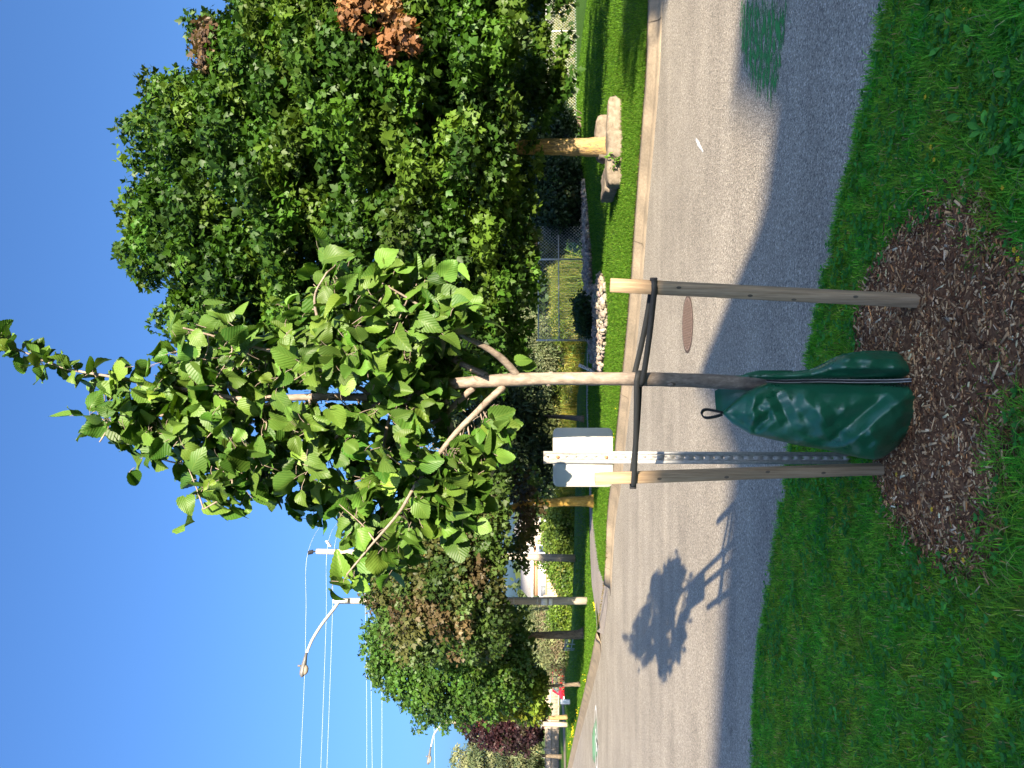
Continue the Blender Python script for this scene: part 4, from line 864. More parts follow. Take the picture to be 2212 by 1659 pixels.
# a far belt of woodland that closes the view beyond the meadow (reads as one mass)
fw = sample_poly([(1020, -120), (1190, -120), (1190, 1120), (1150, 1120), (1120, 1000), (1080, 950), (1040, 600), (1040, 100)], 420)
Pf = np.array([W(a, b, rng.uniform(48, 58)) for a, b in fw]); leaves_mesh('far_wood', Pf, 60, 1.6, .5, OVAL, [(.04, .075, .02), (.055, .095, .024), (.03, .055, .018)], M['leaf'], None, kind='stuff')
fw = sample_poly([(1130, 1060), (1185, 1060), (1190, 1700), (1120, 1750), (1130, 1500)], 160)
Pf = np.array([W(a, b, rng.uniform(98, 112)) for a, b in fw]); leaves_mesh('far_wood', Pf, 60, 3., .9, OVAL, [(.05, .08, .025), (.07, .10, .03)], M['leaf'], None, kind='stuff')
# unseen tree on this side, crown flattened so its shade stays on the far kerb
tb = np.array([15.4, -7.4, 0]); root = thing('shade_tree', 'unseen tree right of the view, crown flattened to shade the end of the far kerb', 'tree', tb)
gq = norm(rng.normal(size=(90, 3))) * (rng.random((90, 1)) ** .4) * np.array([2.0, 2.0, .7]) + tb + np.array([0, 0, 6.2])
leaves_mesh('crown', gq, 60, .75, .24, STAR, G_MAPLE, M['leaf'], root)
nb_ = np.array([12.0, 12.6, KZ]); nroot = thing('maple_tree', 'neighbouring maple just outside the right edge of the view on the far lawn', 'tree', nb_)
gn = norm(rng.normal(size=(240, 3))) * (rng.random((240, 1)) ** .4) * np.array([4.4, 4.4, 4.3]) + nb_ + np.array([0, 0, 6.0]); leaves_mesh('crown', gn, 80, .7, .22, STAR, G_MAPLE, M['leaf'], nroot)
mb = MB(); mb.tube(smooth_path([nb_, nb_ + [.05, 0, 2], nb_ + [0, .1, 5], nb_ + [.1, 0, 9]], 4), np.linspace(.22, .06, 13), 10); limbs(mb, nb_ + [0, 0, 2], nb_ + [0, 0, 7], gn, .2, 12); mb.build('trunk', M['bark_maple'], nroot, smooth=True)
mb = MB(); mb.tube(smooth_path([tb, tb + [.05, 0, 2], tb + [0, .1, 4], tb + [.1, 0, 6.4]], 4), np.linspace(.2, .06, 13), 10); limbs(mb, tb + [0, 0, 4], tb + [0, 0, 6.3], gq, .2, 10); mb.build('trunk', M['bark_dark'], root, smooth=True)

# ================================================================== street furniture and far things
def rock(name, label, c, size, seed, group=None, cat='stone'):
    r_ = np.random.default_rng(seed); n = 7
    root_b = MB(); a, b_ = np.meshgrid(np.linspace(-1, 1, n), np.linspace(-1, 1, n), indexing='ij')
    V = []; idx = {}
    F = []
    def vid(p):
        k = tuple(np.round(p, 4))
        if k not in idx: idx[k] = len(V); V.append(np.array(p, float))
        return idx[k]
    g_ = np.linspace(-1, 1, n)
    for ax in range(3):
        for s_ in (-1, 1):
            for i in range(n - 1):
                for j in range(n - 1):
                    q = []
                    for di, dj in ((0, 0), (1, 0), (1, 1), (0, 1)):
                        p = [0, 0, 0]; p[ax] = s_; p[(ax + 1) % 3] = g_[i + di]; p[(ax + 2) % 3] = g_[j + dj]; q.append(vid(p))
                    F.append(q if s_ > 0 else q[::-1])
    V = np.array(V); l4 = (np.abs(V) ** 7).sum(1) ** (1 / 7); V = V / l4[:, None]
    V += r_.normal(size=V.shape) * .035; V[:, 2] += .10 * np.sin(V[:, 0] * 2.3 + seed); V[:, 1] += .08 * np.sin(V[:, 0] * 3 + seed * 2)
    V = V * np.array(size) / 2 + np.array(c) + [0, 0, size[2] / 2 - .02]
    root_b.add(V, F); o = root_b.build(name, M['limestone'], None, smooth=False); return tag(o, label, cat, group)
gs = 'limestone blocks round the maple trunk'
def rk(x0, x1, y, zoomy, size, label, seed, dY=0):
    pass
tb_ = bstem[0]
def zz(x, y): return G((1900 + x / 1.844) / S, (0 + y / 1.844) / S, KZ)
L1_ = zz(1012, 888); rock('stone_block', 'long rounded limestone block right of the maple trunk, at the front of its ring', (L1_[0], L1_[1] + .2, KZ), (1.0, .42, .29), 3, gs)
L2_ = zz(1018, 1035); rock('stone_block', 'short square limestone block directly in front of the maple trunk', (L2_[0], L2_[1] + .2, KZ), (.52, .40, .31), 5, gs)
L3_ = zz(1014, 1178); rock('stone_block', 'chunky limestone block left of the maple trunk with a weed before it', (L3_[0], L3_[1] + .2, KZ), (.82, .42, .30), 8, gs)
L4_ = zz(1000, 1270); rock('stone_block', 'flat pale slab at the left back corner of the maple ring', (L4_[0] + .02, L4_[1] + .85, KZ), (.5, 1.15, .30), 11, gs)
L5_ = zz(1000, 930); rock('stone_block', 'flat grey slab behind the long block at the right back of the maple ring', (L5_[0] + .1, L5_[1] + 1.0, KZ), (.9, .5, .42), 14, gs)
# weed growing before the stone
wp = zz(1016, 1175); wroot = thing('weed', 'small green weed sprouting before the chunky limestone block', 'plant', wp)
Pw = np.array([wp + [rng.normal() * .08, -.05 + rng.normal() * .03, .1 + rng.random() * .14] for _ in range(5)]); leaves_mesh('leaves', Pw, 7, .07, .075, OVAL, [(.09, .20, .02)], M['leaf'], wroot)
sb = MB()
for p in Pw: sb.tube([wp, (wp + p) / 2 + [0, 0, .02], p], .004, 4)
sb.build('stem', M['bark_dark'], wroot)

# river stones
rp = [(1900 + a / 1.843, 700 + b / 1.843) for a, b in ((728, 10), (740, 130), (733, 250), (745, 380), (755, 560), (752, 700), (772, 870), (800, 960), (785, 1120), (797, 1250), (822, 1390), (885, 1390), (902, 1200), (916, 1000), (906, 850), (892, 720), (868, 690), (846, 800), (806, 780), (797, 560), (786, 430), (772, 250), (750, 20))]
rpw = np.array([Gf(a, b, KZ)[:2] for a, b in rp]); RN = 2600
Q = sample_poly(rpw, RN)
ico = np.array([(0, 0, 1), (.89, 0, .45), (.28, .85, .45), (-.72, .53, .45), (-.72, -.53, .45), (.28, -.85, .45), (.72, .53, -.45), (-.28, .85, -.45), (-.89, 0, -.45), (-.28, -.85, -.45), (.72, -.53, -.45), (0, 0, -1)])
icf = np.array([(0, 1, 2), (0, 2, 3), (0, 3, 4), (0, 4, 5), (0, 5, 1), (1, 6, 2), (2, 7, 3), (3, 8, 4), (4, 9, 5), (5, 10, 1), (6, 7, 2), (7, 8, 3), (8, 9, 4), (9, 10, 5), (10, 6, 1), (11, 7, 6), (11, 8, 7), (11, 9, 8), (11, 10, 9), (11, 6, 10)])
T = ico[None] * np.stack([rng.uniform(.8, 1.5, RN), rng.uniform(.8, 1.2, RN), rng.uniform(.55, .9, RN)], 1)[:, None] * (1 + rng.normal(size=(RN, 12, 1)) * .12)
FR = frames(rng.normal(size=(RN, 3)) * [1, 1, .3], np.tile([0, 0, 1.], (RN, 1)) + rng.normal(size=(RN, 3)) * .4)
V, F = scatter(T, [icf], np.column_stack([Q, KZ + .03 + rng.random(RN) * .10]), FR, rng.uniform(.035, .085, RN))
cc = np.repeat(np.clip(np.array([.25, .215, .175]) * np.exp(rng.normal(size=(RN, 1)) * .25) * np.exp(rng.normal(size=(RN, 3)) * .05), 0, .8), 12, axis=0)
o = mesh_np('river_stones', V, F, M['stone'], None, cc, True); o['kind'] = 'stuff'
tri_poly('stone_bed', [(a, b, KZ + .012) for a, b in rpw], M['limestone'])

# chain-link fences
def chainlink(name, label, A, B, h, posts, cell=.065, midrail=False, rp=.026, wire=.0028, mesh_from=0., mesh_to=1., group=None, toprail=(0, 1), z0=KZ):
    A = np.array(A); B = np.array(B); root = thing(name, label, 'fence', A, group); d = B - A; L = np.linalg.norm(d[:2]); ex = d / L
    for k in posts:
        b = MB(); p = A + d * k; b.tube([p + [0, 0, -.1], p + [0, 0, h + .05], p + [0, 0, h + .07]], [rp * 1.15, rp * 1.15, rp * .3], 10); b.build('post', M['zinc'], root, smooth=True)
    b = MB(); b.tube([A + d * toprail[0] + [0, 0, h], A + d * toprail[1] + [0, 0, h]], rp * .75, 8); b.build('top_rail', M['zinc'], root, smooth=True)
    if midrail:
        b = MB(); b.tube([A + [0, 0, h * .58], A + d * mesh_to * .92 + [0, 0, h * .58]], rp * .7, 8); b.build('middle_rail', M['zinc'], root, smooth=True)
    b = MB(); l0, l1 = L * mesh_from, L * mesh_to; nrm_ = np.array([-ex[1], ex[0], 0])
    s_ = l0 - h
    while s_ < l1:
        for sgn in (1, -1):
            a0, a1 = (s_, s_ + h); zlo, zhi = (0, h) if sgn > 0 else (h, 0)
            t0_, t1_ = max(0, (l0 - a0) / h), min(1, (l1 - a0) / h)
            if t1_ - t0_ > .02:
                p = A + ex * (a0 + h * t0_) + [0, 0, zlo + (zhi - zlo) * t0_] + nrm_ * .002 * sgn; q = A + ex * (a0 + h * t1_) + [0, 0, zlo + (zhi - zlo) * t1_] + nrm_ * .002 * sgn
                b.tube([p, q], wire, 3, cap=False)
        s_ += cell * 1.414
    b.build('wire_mesh', M['zinc'], root); return root
fa = G(1270, 735, KZ); fb = W(1266, 450, fa[1] * 1.06); fb[2] = KZ; hF = W(1163, 735, fa[1])[2] - KZ
chainlink('chain_link_fence', 'chain-link fence panel with top and middle rails behind the white river stones', fa, fb, hF, (0, .60), midrail=True, mesh_to=.86, cell=.085, wire=.0040, toprail=(0, .78))
f0 = Gf(2274, 560, KZ); f1 = Gf(2266, -140, KZ)
fd = f1 - f0
chainlink('chain_link_fence', 'chain-link fence along the far lawn, right of the planter maple trunk', f0, f1, 1.32, (.10, .338, .613, .89), cell=.10, wire=.0045)
# leaning marker slat with lettering
mp0 = Gf(2345, 1466, KZ); YL = mp0[1]; m0 = Wf(2340, 1464, YL); m1 = Wf(2279, 1437, YL)
sroot = thing('marker_stake', 'leaning white marker slat with black lettering beside the linden trunk', 'marker', mp0)
axs = norm(m1 - m0); sde = np.cross(axs, [0, 1, 0]); sde = norm(sde); Lm = np.linalg.norm(m1 - m0)
b = MB(); wv = .042; b.prism([m0 - axs * .12, m0 - sde * wv, m1 - sde * wv, m1 + sde * wv, m0 + sde * wv], (0, .012, 0)); b.build('slat', M['white'], sroot)
def text_mesh(s, size):
    cu = bpy.data.curves.new('t', 'FONT'); cu.body = s; cu.size = size; cu.align_x = 'CENTER'; cu.align_y = 'CENTER'
    to = bpy.data.objects.new('t', cu); C.collection.objects.link(to); dg = bpy.context.evaluated_depsgraph_get(); me = bpy.data.meshes.new_from_object(to.evaluated_get(dg)); bpy.data.objects.remove(to)
    V = np.array([tuple(v.co) for v in me.vertices]); F = [tuple(p.vertices) for p in me.polygons]; bpy.data.meshes.remove(me); return V, F
def lettering(s, size, c, ux, uy, mat, parent, name='lettering', sx=1.0):
    V, F = text_mesh(s, size); P = np.array(c) + V[:, :1] * sx * np.array(ux) + V[:, 1:2] * np.array(uy); b = MB(); b.add(P, F); return b.build(name, mat, parent)
dn = -axs; lc = m1 + dn * Lm * .44 + np.array([0, -.003, 0]); rt_ = np.cross(dn, [0, 1, 0])
lettering('HOM', .092, lc, dn, norm(np.cross([0, -1, 0], dn)), M['black'], sroot, sx=1.25)

# concrete lamp posts, cobra-head lamps
def lamp(label, base, top, r0, arm, head, hl, extra=None):
    root = thing('street_lamp', label, 'street lamp', base, 'street lamps on wooden poles')
    b = MB(); n = 12; pts = np.array([base + (top - base) * k / n for k in range(n + 1)]); b.tube(pts, np.linspace(r0, r0 * .72, n + 1), 14); b.build('pole', M['pole'], root, smooth=True)
    ap = smooth_path(arm, 6); b = MB(); b.tube(ap, np.linspace(.055, .042, len(ap)), 8); ao = b.build('arm', M['arm'], root, smooth=True)
    b = MB(); b.box(arm[0] + [.02, -.02, -.05], (.14, .12, .5)); b.build('bracket', M['arm'], ao)
    d = norm(head - arm[-1]); q = arm[-1]; b = MB()
    st = [(0, .05, .05, 0), (.25, .075, .07, .0), (.5, .11, .10, -.005), (.72, .15, .12, -.01), (.9, .13, .10, 0), (1.0, .03, .03, .01)]
    side = norm(np.cross(d, [0, 0, 1])); upv = np.cross(side, d); V = []; m_ = 12
    for t, w2, h2, dz_ in st:
        for k in range(m_):
            a = 2 * math.pi * k / m_; V.append(q + d * hl * t + side * w2 * math.cos(a) + upv * (h2 * math.sin(a) * (1 if math.sin(a) > 0 else .55) + dz_))
    F = [(i * m_ + k, i * m_ + (k + 1) % m_, (i + 1) * m_ + (k + 1) % m_, (i + 1) * m_ + k) for i in range(len(st) - 1) for k in range(m_)] + [tuple(range(m_))[::-1], tuple((len(st) - 1) * m_ + k for k in range(m_))]
    b.add(V, F); ho = b.build('lamp_head', M['lampgrey'], root, smooth=True)
    b = MB(); V = []
    for i, (t, rr_) in enumerate(((0, 1), (.5, .85), (.85, .5), (1, .05))):
        for k in range(12):
            a = 2 * math.pi * k / 12; V.append(q + d * hl * (.70 + .22 * rr_ * math.cos(a)) + side * .13 * rr_ * math.sin(a) - upv * (.05 + .10 * t))
    b.add(V, [(i * 12 + k, i * 12 + (k + 1) % 12, (i + 1) * 12 + (k + 1) % 12, (i + 1) * 12 + k) for i in range(3) for k in range(12)] + [tuple(36 + k for k in range(12))]); b.build('lens', M['lens'], ho, smooth=True)
    b = MB(); c = q + d * hl * .55 + upv * .10; b.tube([c, c + upv * .10], .035, 8); b.build('photocell', M['lampgrey'], ho)
    return root
g1 = G(1269, 1298, KZ); Y1 = g1[1]
l1 = lamp('tall street lamp on a grey pole at the footpath, its arm reaching left', g1, Wf(1316, 2366, Y1), .13, [Wf(1336, 2366, Y1 - .15), Wf(1310, 2404, Y1 - .5), Wf(1270, 2455, Y1 - 1), Wf(1232, 2515, Y1 - 1.5), Wf(1208, 2570, Y1 - 1.9)], Wf(1192, 2655, Y1 - 2.2), .72)
for xf in (2003, 2024, 2117):
    c = Wf(xf, 2366, Y1); b = MB(); b.tube([c + [0, 0, -.012], c + [0, 0, .012]], .135, 14, cap=False); b.box(c + [-.02, -.14, 0], (.03, .02, .10)); b.build('band', M['zinc'], l1)
for xf, hh in ((2143, .20), (2168, .12)):
    c = Wf(xf, 2366, Y1); b = MB(); b.box(c + [.0, -.128, 0], (.21, .006, hh)); b.build('number_plate', M['white'], l1)
g2 = Gf(2235, 2853, KZ); Y2 = g2[1]
l2 = lamp('far street lamp on a pale pole carrying a small notice board', g2, Wf(1738, 2840, Y2), .15, [Wf(1748, 2840, Y2), Wf(1725, 2868, Y2 - .4), Wf(1708, 2895, Y2 - .8), Wf(1697, 2940, Y2 - 1.3)], Wf(1691, 2978, Y2 - 1.6), .95)
# notice board on the far lamp
nc = Wf(2108, 2851, Y2 - .22); sc_ = Y2 / (770 * 3.9375); b = MB(); b.box(nc, (36 * sc_, .02, 50 * sc_)); nb = b.build('notice_board', M['white'], l2)
b = MB(); y_ = nc[1] - .012
def bar(x, z, w2, h2): b.box((nc[0] + x * sc_, y_, nc[2] + z * sc_), (w2 * sc_, .003, h2 * sc_))
bar(0, 20, 28, 4); bar(0, -19, 28, 4); bar(-6, 9, 6, 7); bar(6, 8, 4, 8); bar(9, -4, 5, 9); bar(-4, -2, 4, 10); bar(1, -6, 14, 2.5); bar(-10, -8, 4, 2)
b.build('board_markings', M['black'], nb)
# white street-name post, marker pedestal
g3 = Gf(2188, 2987, KZ); Y3 = g3[1]
root = thing('street_name_sign', 'small green street-name blade on a thin white post before the spruce', 'sign', g3)
b = MB(); b.tube([g3, Wf(2120, 2980, Y3)], .035, 8); b.build('post', M['white'], root)
c = Wf(2116, 2978, Y3); b = MB(); b.box(c, (.95, .03, .22)); b.build('blade', M['greensign'], root)
g4 = Gf(2245, 2764, KZ); Y4 = g4[1]; s4 = Y4 / (770 * 3.9375)
root = thing('marker_post', 'short pale yellow utility marker post standing in the far grass', 'marker', g4)
b = MB(); b.box(g4 + [0, 0, 19 * s4], (19 * s4, .12, 38 * s4)); b.build('panel', M['white'], root, bevel=.02)
b = MB(); b.box(g4 + [-8 * s4, -.002, 19 * s4], (3 * s4, .13, 36 * s4)); b.build('yellow_edge', M['lens'], root)
for q, w_ in ((-1.5, 22), (3.5, 24)):
    lettering('COVERED' if q < 0 else 'UTILITY', 6 * s4, g4 + [q * s4, -.064, 19 * s4], (0, 0, -1), (1, 0, 0), M['frame_green'], root)

# utility pole with insulators
g5 = G(1243, 1206, KZ); Y5 = g5[1]; t5 = Wf(1246, 2171, Y5)
root = thing('utility_pole', 'weathered wooden utility pole right of the nearest lamp post, with stacked insulator on top', 'utility pole', g5)
b = MB(); b.tube([g5 + (t5 - g5) * k / 10 for k in range(11)], np.linspace(.17, .12, 11), 14); b.build('pole', M['pole'], root, smooth=True)
b = MB(); t = t5 + [0, 0, .05]
tip = Wf(1214, 2177, Y5)
for k in range(5): c = t + (tip - t) * (.3 + .14 * k); b.tube([c, c + [0, 0, .03], c + [0, 0, .06]], [.05, .11, .04], 10)
b.tube([t, tip], .03, 8); b.build('insulator', M['black'], root, smooth=True)
c = Wf(1300, 2155, Y5 - .1); b = MB()
for k in range(4): b.tube([c + [.04 + .07 * k, 0, .05 * k], c + [.10 + .07 * k, 0, .05 * k]], [.09, .05], 10)
b.build('insulator', M['arm'], root, smooth=True)
c = Wf(2137, 2200, Y5); b = MB(); b.tube([c + [0, 0, -.06], c + [0, 0, .06]], .17, 14, cap=False); b.build('band', M['lens'], root)
# wires
def wire(label, pts, r_=.0048):
    P = smooth_path(pts, 10); b = MB(); b.tube(P, r_, 5); o = b.build('power_wire', M['wire'], None, smooth=True); return tag(o, label, 'wire', 'overhead wires along the street')
wire('topmost overhead wire, passing just above the lamp head', [Wf(1405, 1900, Y5 + 8), Wf(1290, 2030, Y5 + 4), Wf(1212, 2177, Y5), Wf(1205, 2400, Y5), Wf(1200, 2640, Y5), Wf(1182, 3030, Y5), Wf(1168, 3300, Y5)])
wire('upper of the two overhead wires crossing the middle of the lamp arm', [Wf(1420, 1900, Y5 + 8), Wf(1345, 2030, Y5 + 4), Wf(1290, 2150, Y5), Wf(1284, 2450, Y5), Wf(1263, 3030, Y5), Wf(1252, 3300, Y5)])
wire('lower of the two overhead wires crossing the middle of the lamp arm', [Wf(1400, 1950, Y5 + 6), Wf(1330, 2100, Y5 + 2), Wf(1312, 2230, Y5), Wf(1308, 2450, Y5), Wf(1287, 3030, Y5), Wf(1276, 3300, Y5)])
wire('first wire below the lamp head level, meeting the lamp pole', [Wf(1436, 2250, Y5), Wf(1440, 2500, Y5), Wf(1444, 2800, Y5), Wf(1444, 3300, Y5)])
wire('second wire below the lamp head level, skirting the maple top', [Wf(1447, 2250, Y5), Wf(1455, 2500, Y5), Wf(1462, 2750, Y5), Wf(1469, 3300, Y5)])
wire('third wire below the lamp head level, closest to the maple crown', [Wf(1497, 2250, Y5), Wf(1501, 2500, Y5), Wf(1504, 2800, Y5), Wf(1502, 3300, Y5)])
wire('lowest wire, behind the far street lamp', [Wf(1695, 2650, Y2 + 4), Wf(1705, 2790, Y2 + 4), Wf(1710, 2900, Y2 + 4), Wf(1716, 3300, Y2 + 4)], .007)

# houses, shed and board fence beyond the meadow
def house_l():
    Y = 76.0; sc = Y / (770 * 3.9375)
    gx0 = Wf(2110, 2345, Y)[0]; gx1 = Wf(2110, 2160, Y)[0]; ze = Wf(2098, 2250, Y)[2]
    root = thing('house', 'white single-storey house with grey shingle roof behind the pale board fence', 'house', ((gx0 + gx1) / 2, Y, 0))
    b = MB(); b.box(((gx0 + gx1) / 2, Y + 4, ze * .40 - .55), (gx1 - gx0, 8, ze * .80 + 1.1)); b.build('wall', M['whitewall'], root)
    b = MB(); b.box(((gx0 + gx1) / 2, Y + 3.99, ze * .885), (gx1 - gx0 - .02, 8.02, ze * .17)); b.build('brick_band', M['brick'], root)
    b = MB(); b.box(((gx0 + gx1) / 2, Y - .35, ze + .05), (gx1 - gx0 + .8, .10, .22)); b.build('gutter', M['white'], root)
    zt = Wf(2050, 2250, Y + 4)[2]
    b = MB(); x0_, x1_ = gx0 - .4, gx1 + .4
    b.prism([(x0_, Y - .4, ze + .17), (x0_, Y + 4, zt), (x0_, Y + 8.4, ze + .17)], (x1_ - x0_, 0, 0)); b.build('roof', M['roof'], root)
    wx = Wf(2110, 2300, Y)[0]
    for xx in (2185, 2325):
        wx = Wf(2110, xx, Y)[0]; b = MB(); b.box((wx, Y - .02, ze * .55), (1.3, .05, 1.0)); wo = b.build('window', M['white'], root); b = MB(); b.box((wx, Y - .05, ze * .55), (1.1, .02, .8)); b.build('pane', M['glass'], wo)
house_l()
Y = 70.0; p0 = Wf(2100, 2145, Y); p1 = Wf(2100, 2050, Y); zt = Wf(2062, 2100, Y)[2]; zb = Wf(2142, 2100, Y)[2]
root = thing('gazebo', 'taupe screened garden gazebo with white frame behind the board fence', 'gazebo', ((p0[0] + p1[0]) / 2, Y, 0))
b = MB(); b.box(((p0[0] + p1[0]) / 2, Y + 1.4, zt / 2 - .55), (p1[0] - p0[0], 2.8, zt + 1.1)); b.build('screen_wall', M['tanwall'], root)
b = MB(); b.box(((p0[0] + p1[0]) / 2, Y - .03, zt + .02), (p1[0] - p0[0] + .3, .08, .16)); b.box((p1[0], Y - .04, zt / 2), (.16, .08, zt)); b.box((p0[0], Y - .04, zt / 2), (.16, .08, zt)); b.box((p0[0] - .75, Y - .04, zt * .5), (.16, .1, zt)); b.box((p0[0] - .36, Y - .04, zt * .62), (.8, .1, .16)); b.box((p0[0] - .36, Y - .04, zt + .05), (1., .1, .12)); b.build('frame', M['white'], root)
b = MB(); cx = (p0[0] + p1[0]) / 2; hw_ = (p1[0] - p0[0]) / 2 + .35
b.add([(cx - hw_, Y - .35, zt + .12), (cx + hw_, Y - .35, zt + .12), (cx + hw_, Y + 3.1, zt + .12), (cx - hw_, Y + 3.1, zt + .12), (cx, Y + 1.4, zt + 1.0)], [(0, 1, 4), (1, 2, 4), (2, 3, 4), (3, 0, 4), (3, 2, 1, 0)]); b.build('roof', M['roof'], root)
# metal shed
Y = 74.0; a0 = Wf(2140, 1945, Y); a1 = Wf(2140, 1852, Y); zt = Wf(2113, 1860, Y)[2]
root = thing('shed', 'corrugated blue-white metal shed with dark blue gable behind the sign', 'shed', ((a0[0] + a1[0]) / 2, Y, 0))
b = MB(); nx = 22; xs = np.linspace(a0[0], a1[0], nx * 2 + 1)
V = [(x, Y + (.05 if i % 2 else 0), z_) for i, x in enumerate(xs) for z_ in (-1.1, zt * .98)]; b.add(V, [(2 * i, 2 * i + 2, 2 * i + 3, 2 * i + 1) for i in range(len(xs) - 1)])
b.box(((a0[0] + a1[0]) / 2, Y + 1.6, zt / 2 - .57), (a1[0] - a0[0], 3., zt + 1.04)); b.build('wall', M['metalwall'], root)
ev = zt * 1.0; xm = (a0[0] + a1[0]) / 2
b = MB(); b.prism([(a0[0] - .1, Y - .25, ev), (a1[0] + .1, Y - .25, ev), (a1[0] + .1, Y + 1.6, ev + .75), (a0[0] - .1, Y + 1.6, ev + .75)], (0, 0, .08)); b.prism([(a0[0] - .1, Y + 3.4, ev), (a1[0] + .1, Y + 3.4, ev), (a1[0] + .1, Y + 1.65, ev + .75), (a0[0] - .1, Y + 1.65, ev + .75)], (0, 0, .08)); b.build('roof', M['blueroof'], root)
b = MB(); b.box((xm - .3, Y - .03, zt * .40), (.9, .05, zt * .78)); b.build('door', M['metalwall'], root)
# fences of vertical boards
def board_fence(label, A, B, h, bw=.15, mat='boards', post=2.4, z0=0.0):
    A = np.array(A); B = np.array(B); d = B - A; L = np.linalg.norm(d[:2]); ex = d / L; root = thing('board_fence', label, 'fence', A)
    rz = math.atan2(ex[1], ex[0]); b = MB(); s_ = bw / 2; k = 0
    while s_ < L:
        b.box(A + ex * s_ + [0, 0, h / 2 + rng.normal() * .006], (bw - .012, .022, h), rz); s_ += bw
    b.build('boards', M[mat], root); b = MB(); nrm_ = np.array([ex[1], -ex[0], 0])
    for zz_ in (.2, h * .62, h - .05): b.box(A + d / 2 + [0, 0, zz_] + nrm_ * .035, (L, .04, .09), rz)
    b.build('rail', M[mat], root); s_ = 0
    while s_ <= L + .01:
        b = MB(); b.box(A + ex * s_ + [0, 0, h / 2 + .05] + nrm_ * .06, (.13, .12, h + .1), rz); b.box(A + ex * s_ + [0, 0, h + .12] + nrm_ * .06, (.18, .17, .05), rz); b.build('post', M[mat], root); s_ += post
Yf = 62.; hf = Wf(2148, 2100, Yf)[2]
board_fence('pale cedar board fence running from behind the sign to the nearest lamp post', [Wf(2148, 2345, Yf)[0], Yf, -1.05], [Wf(2148, 1840, Yf)[0], Yf, -1.05], hf + 1.05, .14, 'boards', 2.2)
Yf = 66.; hf = Wf(2146, 2800, Yf)[2]
board_fence('weathered grey-brown board fence at the far end of the street', [Wf(2148, 3100, Yf)[0], Yf + 3, 0], [Wf(2148, 2715, Yf)[0], Yf, 0], hf, .16, 'greywood', 2.4)

# low metal frame on the lawn behind the thin trunk
g6 = Gf(2268, 2540, KZ); Y6 = g6[1]; s6 = Y6 / (770 * 3.9375)
root = thing('metal_frame', 'low tubular grey-green metal frame on the grass behind the thin shaded trunk', 'frame', g6)
Q6 = lambda a, c, dy=0: Wf(2200 + a / 10.58, 2500 + c / 10.59, Y6 + dy)
for nm, pl in (('rail', [Q6(310, 120), Q6(225, 630)]), ('rail', [Q6(390, 130, .5), Q6(335, 370, .5), Q6(280, 560, .5)]), ('rail', [Q6(605, 120), Q6(550, 400), Q6(510, 620)]), ('crossbar', [Q6(310, 120), Q6(605, 130)]), ('crossbar', [Q6(320, 385), Q6(560, 385)]), ('crossbar', [Q6(230, 630), Q6(510, 625)]), ('crossbar', [Q6(320, 545, .5), Q6(500, 560)]), ('leg', [Q6(600, 130), Q6(720, 130)]), ('leg', [Q6(560, 385), Q6(690, 390)]), ('leg', [Q6(510, 630), Q6(640, 625)]), ('leg', [Q6(560, 570, .5), Q6(660, 570, .5)])):
    b = MB(); b.tube(pl, .024, 8); b.build(nm, M['frame_green'], root, smooth=True)

# red car half hidden behind the spreading conifer
cc_ = Wf(2190, 2668, 54); yc_ = 54.; root = thing('parked_car', 'bright red car nosing out behind the spreading conifer, mostly hidden by it', 'car', (cc_[0], yc_, -.6)); zc_ = -.6
prof_c = [(-2.1, .35), (-2.12, .75), (-1.75, .98), (-1.1, 1.05), (-.45, 1.50), (.9, 1.52), (1.7, 1.05), (2.05, .95), (2.1, .35)]
b = MB(); b.prism([(cc_[0] - .86, yc_ + y, zc_ + z_) for y, z_ in prof_c], (1.72, 0, 0)); bo = b.build('body', M['red'], root, bevel=.1)
b = MB(); b.add([(cc_[0] - .70, yc_ - 1.05, zc_ + 1.09), (cc_[0] + .70, yc_ - 1.05, zc_ + 1.09), (cc_[0] + .60, yc_ - .50, zc_ + 1.475), (cc_[0] - .60, yc_ - .50, zc_ + 1.475)], [(0, 1, 2, 3)]); b.build('windscreen', M['glass'], root)
for x in (-.62, .62):
    b = MB(); b.box((cc_[0] + x, yc_ - 2.13, zc_ + .72), (.34, .06, .16)); b.build('headlight', M['white'], root, bevel=.02)
    for y in (-1.35, 1.35):
        b = MB(); xx = cc_[0] + (.80 if x > 0 else -.80); b.tube([(xx - .1, yc_ + y, zc_ + .33), (xx + .1, yc_ + y, zc_ + .33)], .33, 16); wo = b.build('wheel', M['black'], root); b = MB(); b.tube([(xx - .11, yc_ + y, zc_ + .33), (xx + .11, yc_ + y, zc_ + .33)], .2, 12); b.build('rim', M['lampgrey'], wo)

# ================================================================== ground cover
near2 = near_edge[:, :2]
vpoly = np.array([p for p in near2 if -7 < p[0] < 5] + [(-7, 1.6), (4, 1.6)])
mul_d = [(1868, 700), (1880, 640), (1903, 593), (1925, 555), (1964, 507), (2032, 443), (2095, 400), (2131, 410), (2150, 480), (2170, 525), (2212, 545), (2290, 600), (2290, 880), (2225, 900), (2190, 985), (2172, 1085), (2150, 1180), (2110, 1235), (2044, 1202), (1995, 1169), (1955, 1120), (1926, 1068), (1912, 1000), (1900, 930), (1885, 850), (1875, 780)]
mul = np.array([G(a, b, .0)[:2] for a, b in mul_d])
MC = np.array([G(1960, 790)[0], 3.45])
def vnoise(P, s, seed):
    r_ = np.random.default_rng(seed); out = 0
    for k in range(5):
        f = s * (1 + .7 * k); a = r_.random() * 6.28; out = out + np.sin(P[:, 0] * f * math.cos(a) * 6.28 + P[:, 1] * f * math.sin(a) * 6.28 + r_.random() * 6.28)
    return out / 3
def msd(P): d = dist_poly(P, mul); return np.where(inpoly(P, mul), d, -d)
def mulch_z(P): return np.where(True, .016 + .035 * np.exp(-((P - MC) ** 2).sum(1) / .35), 0)
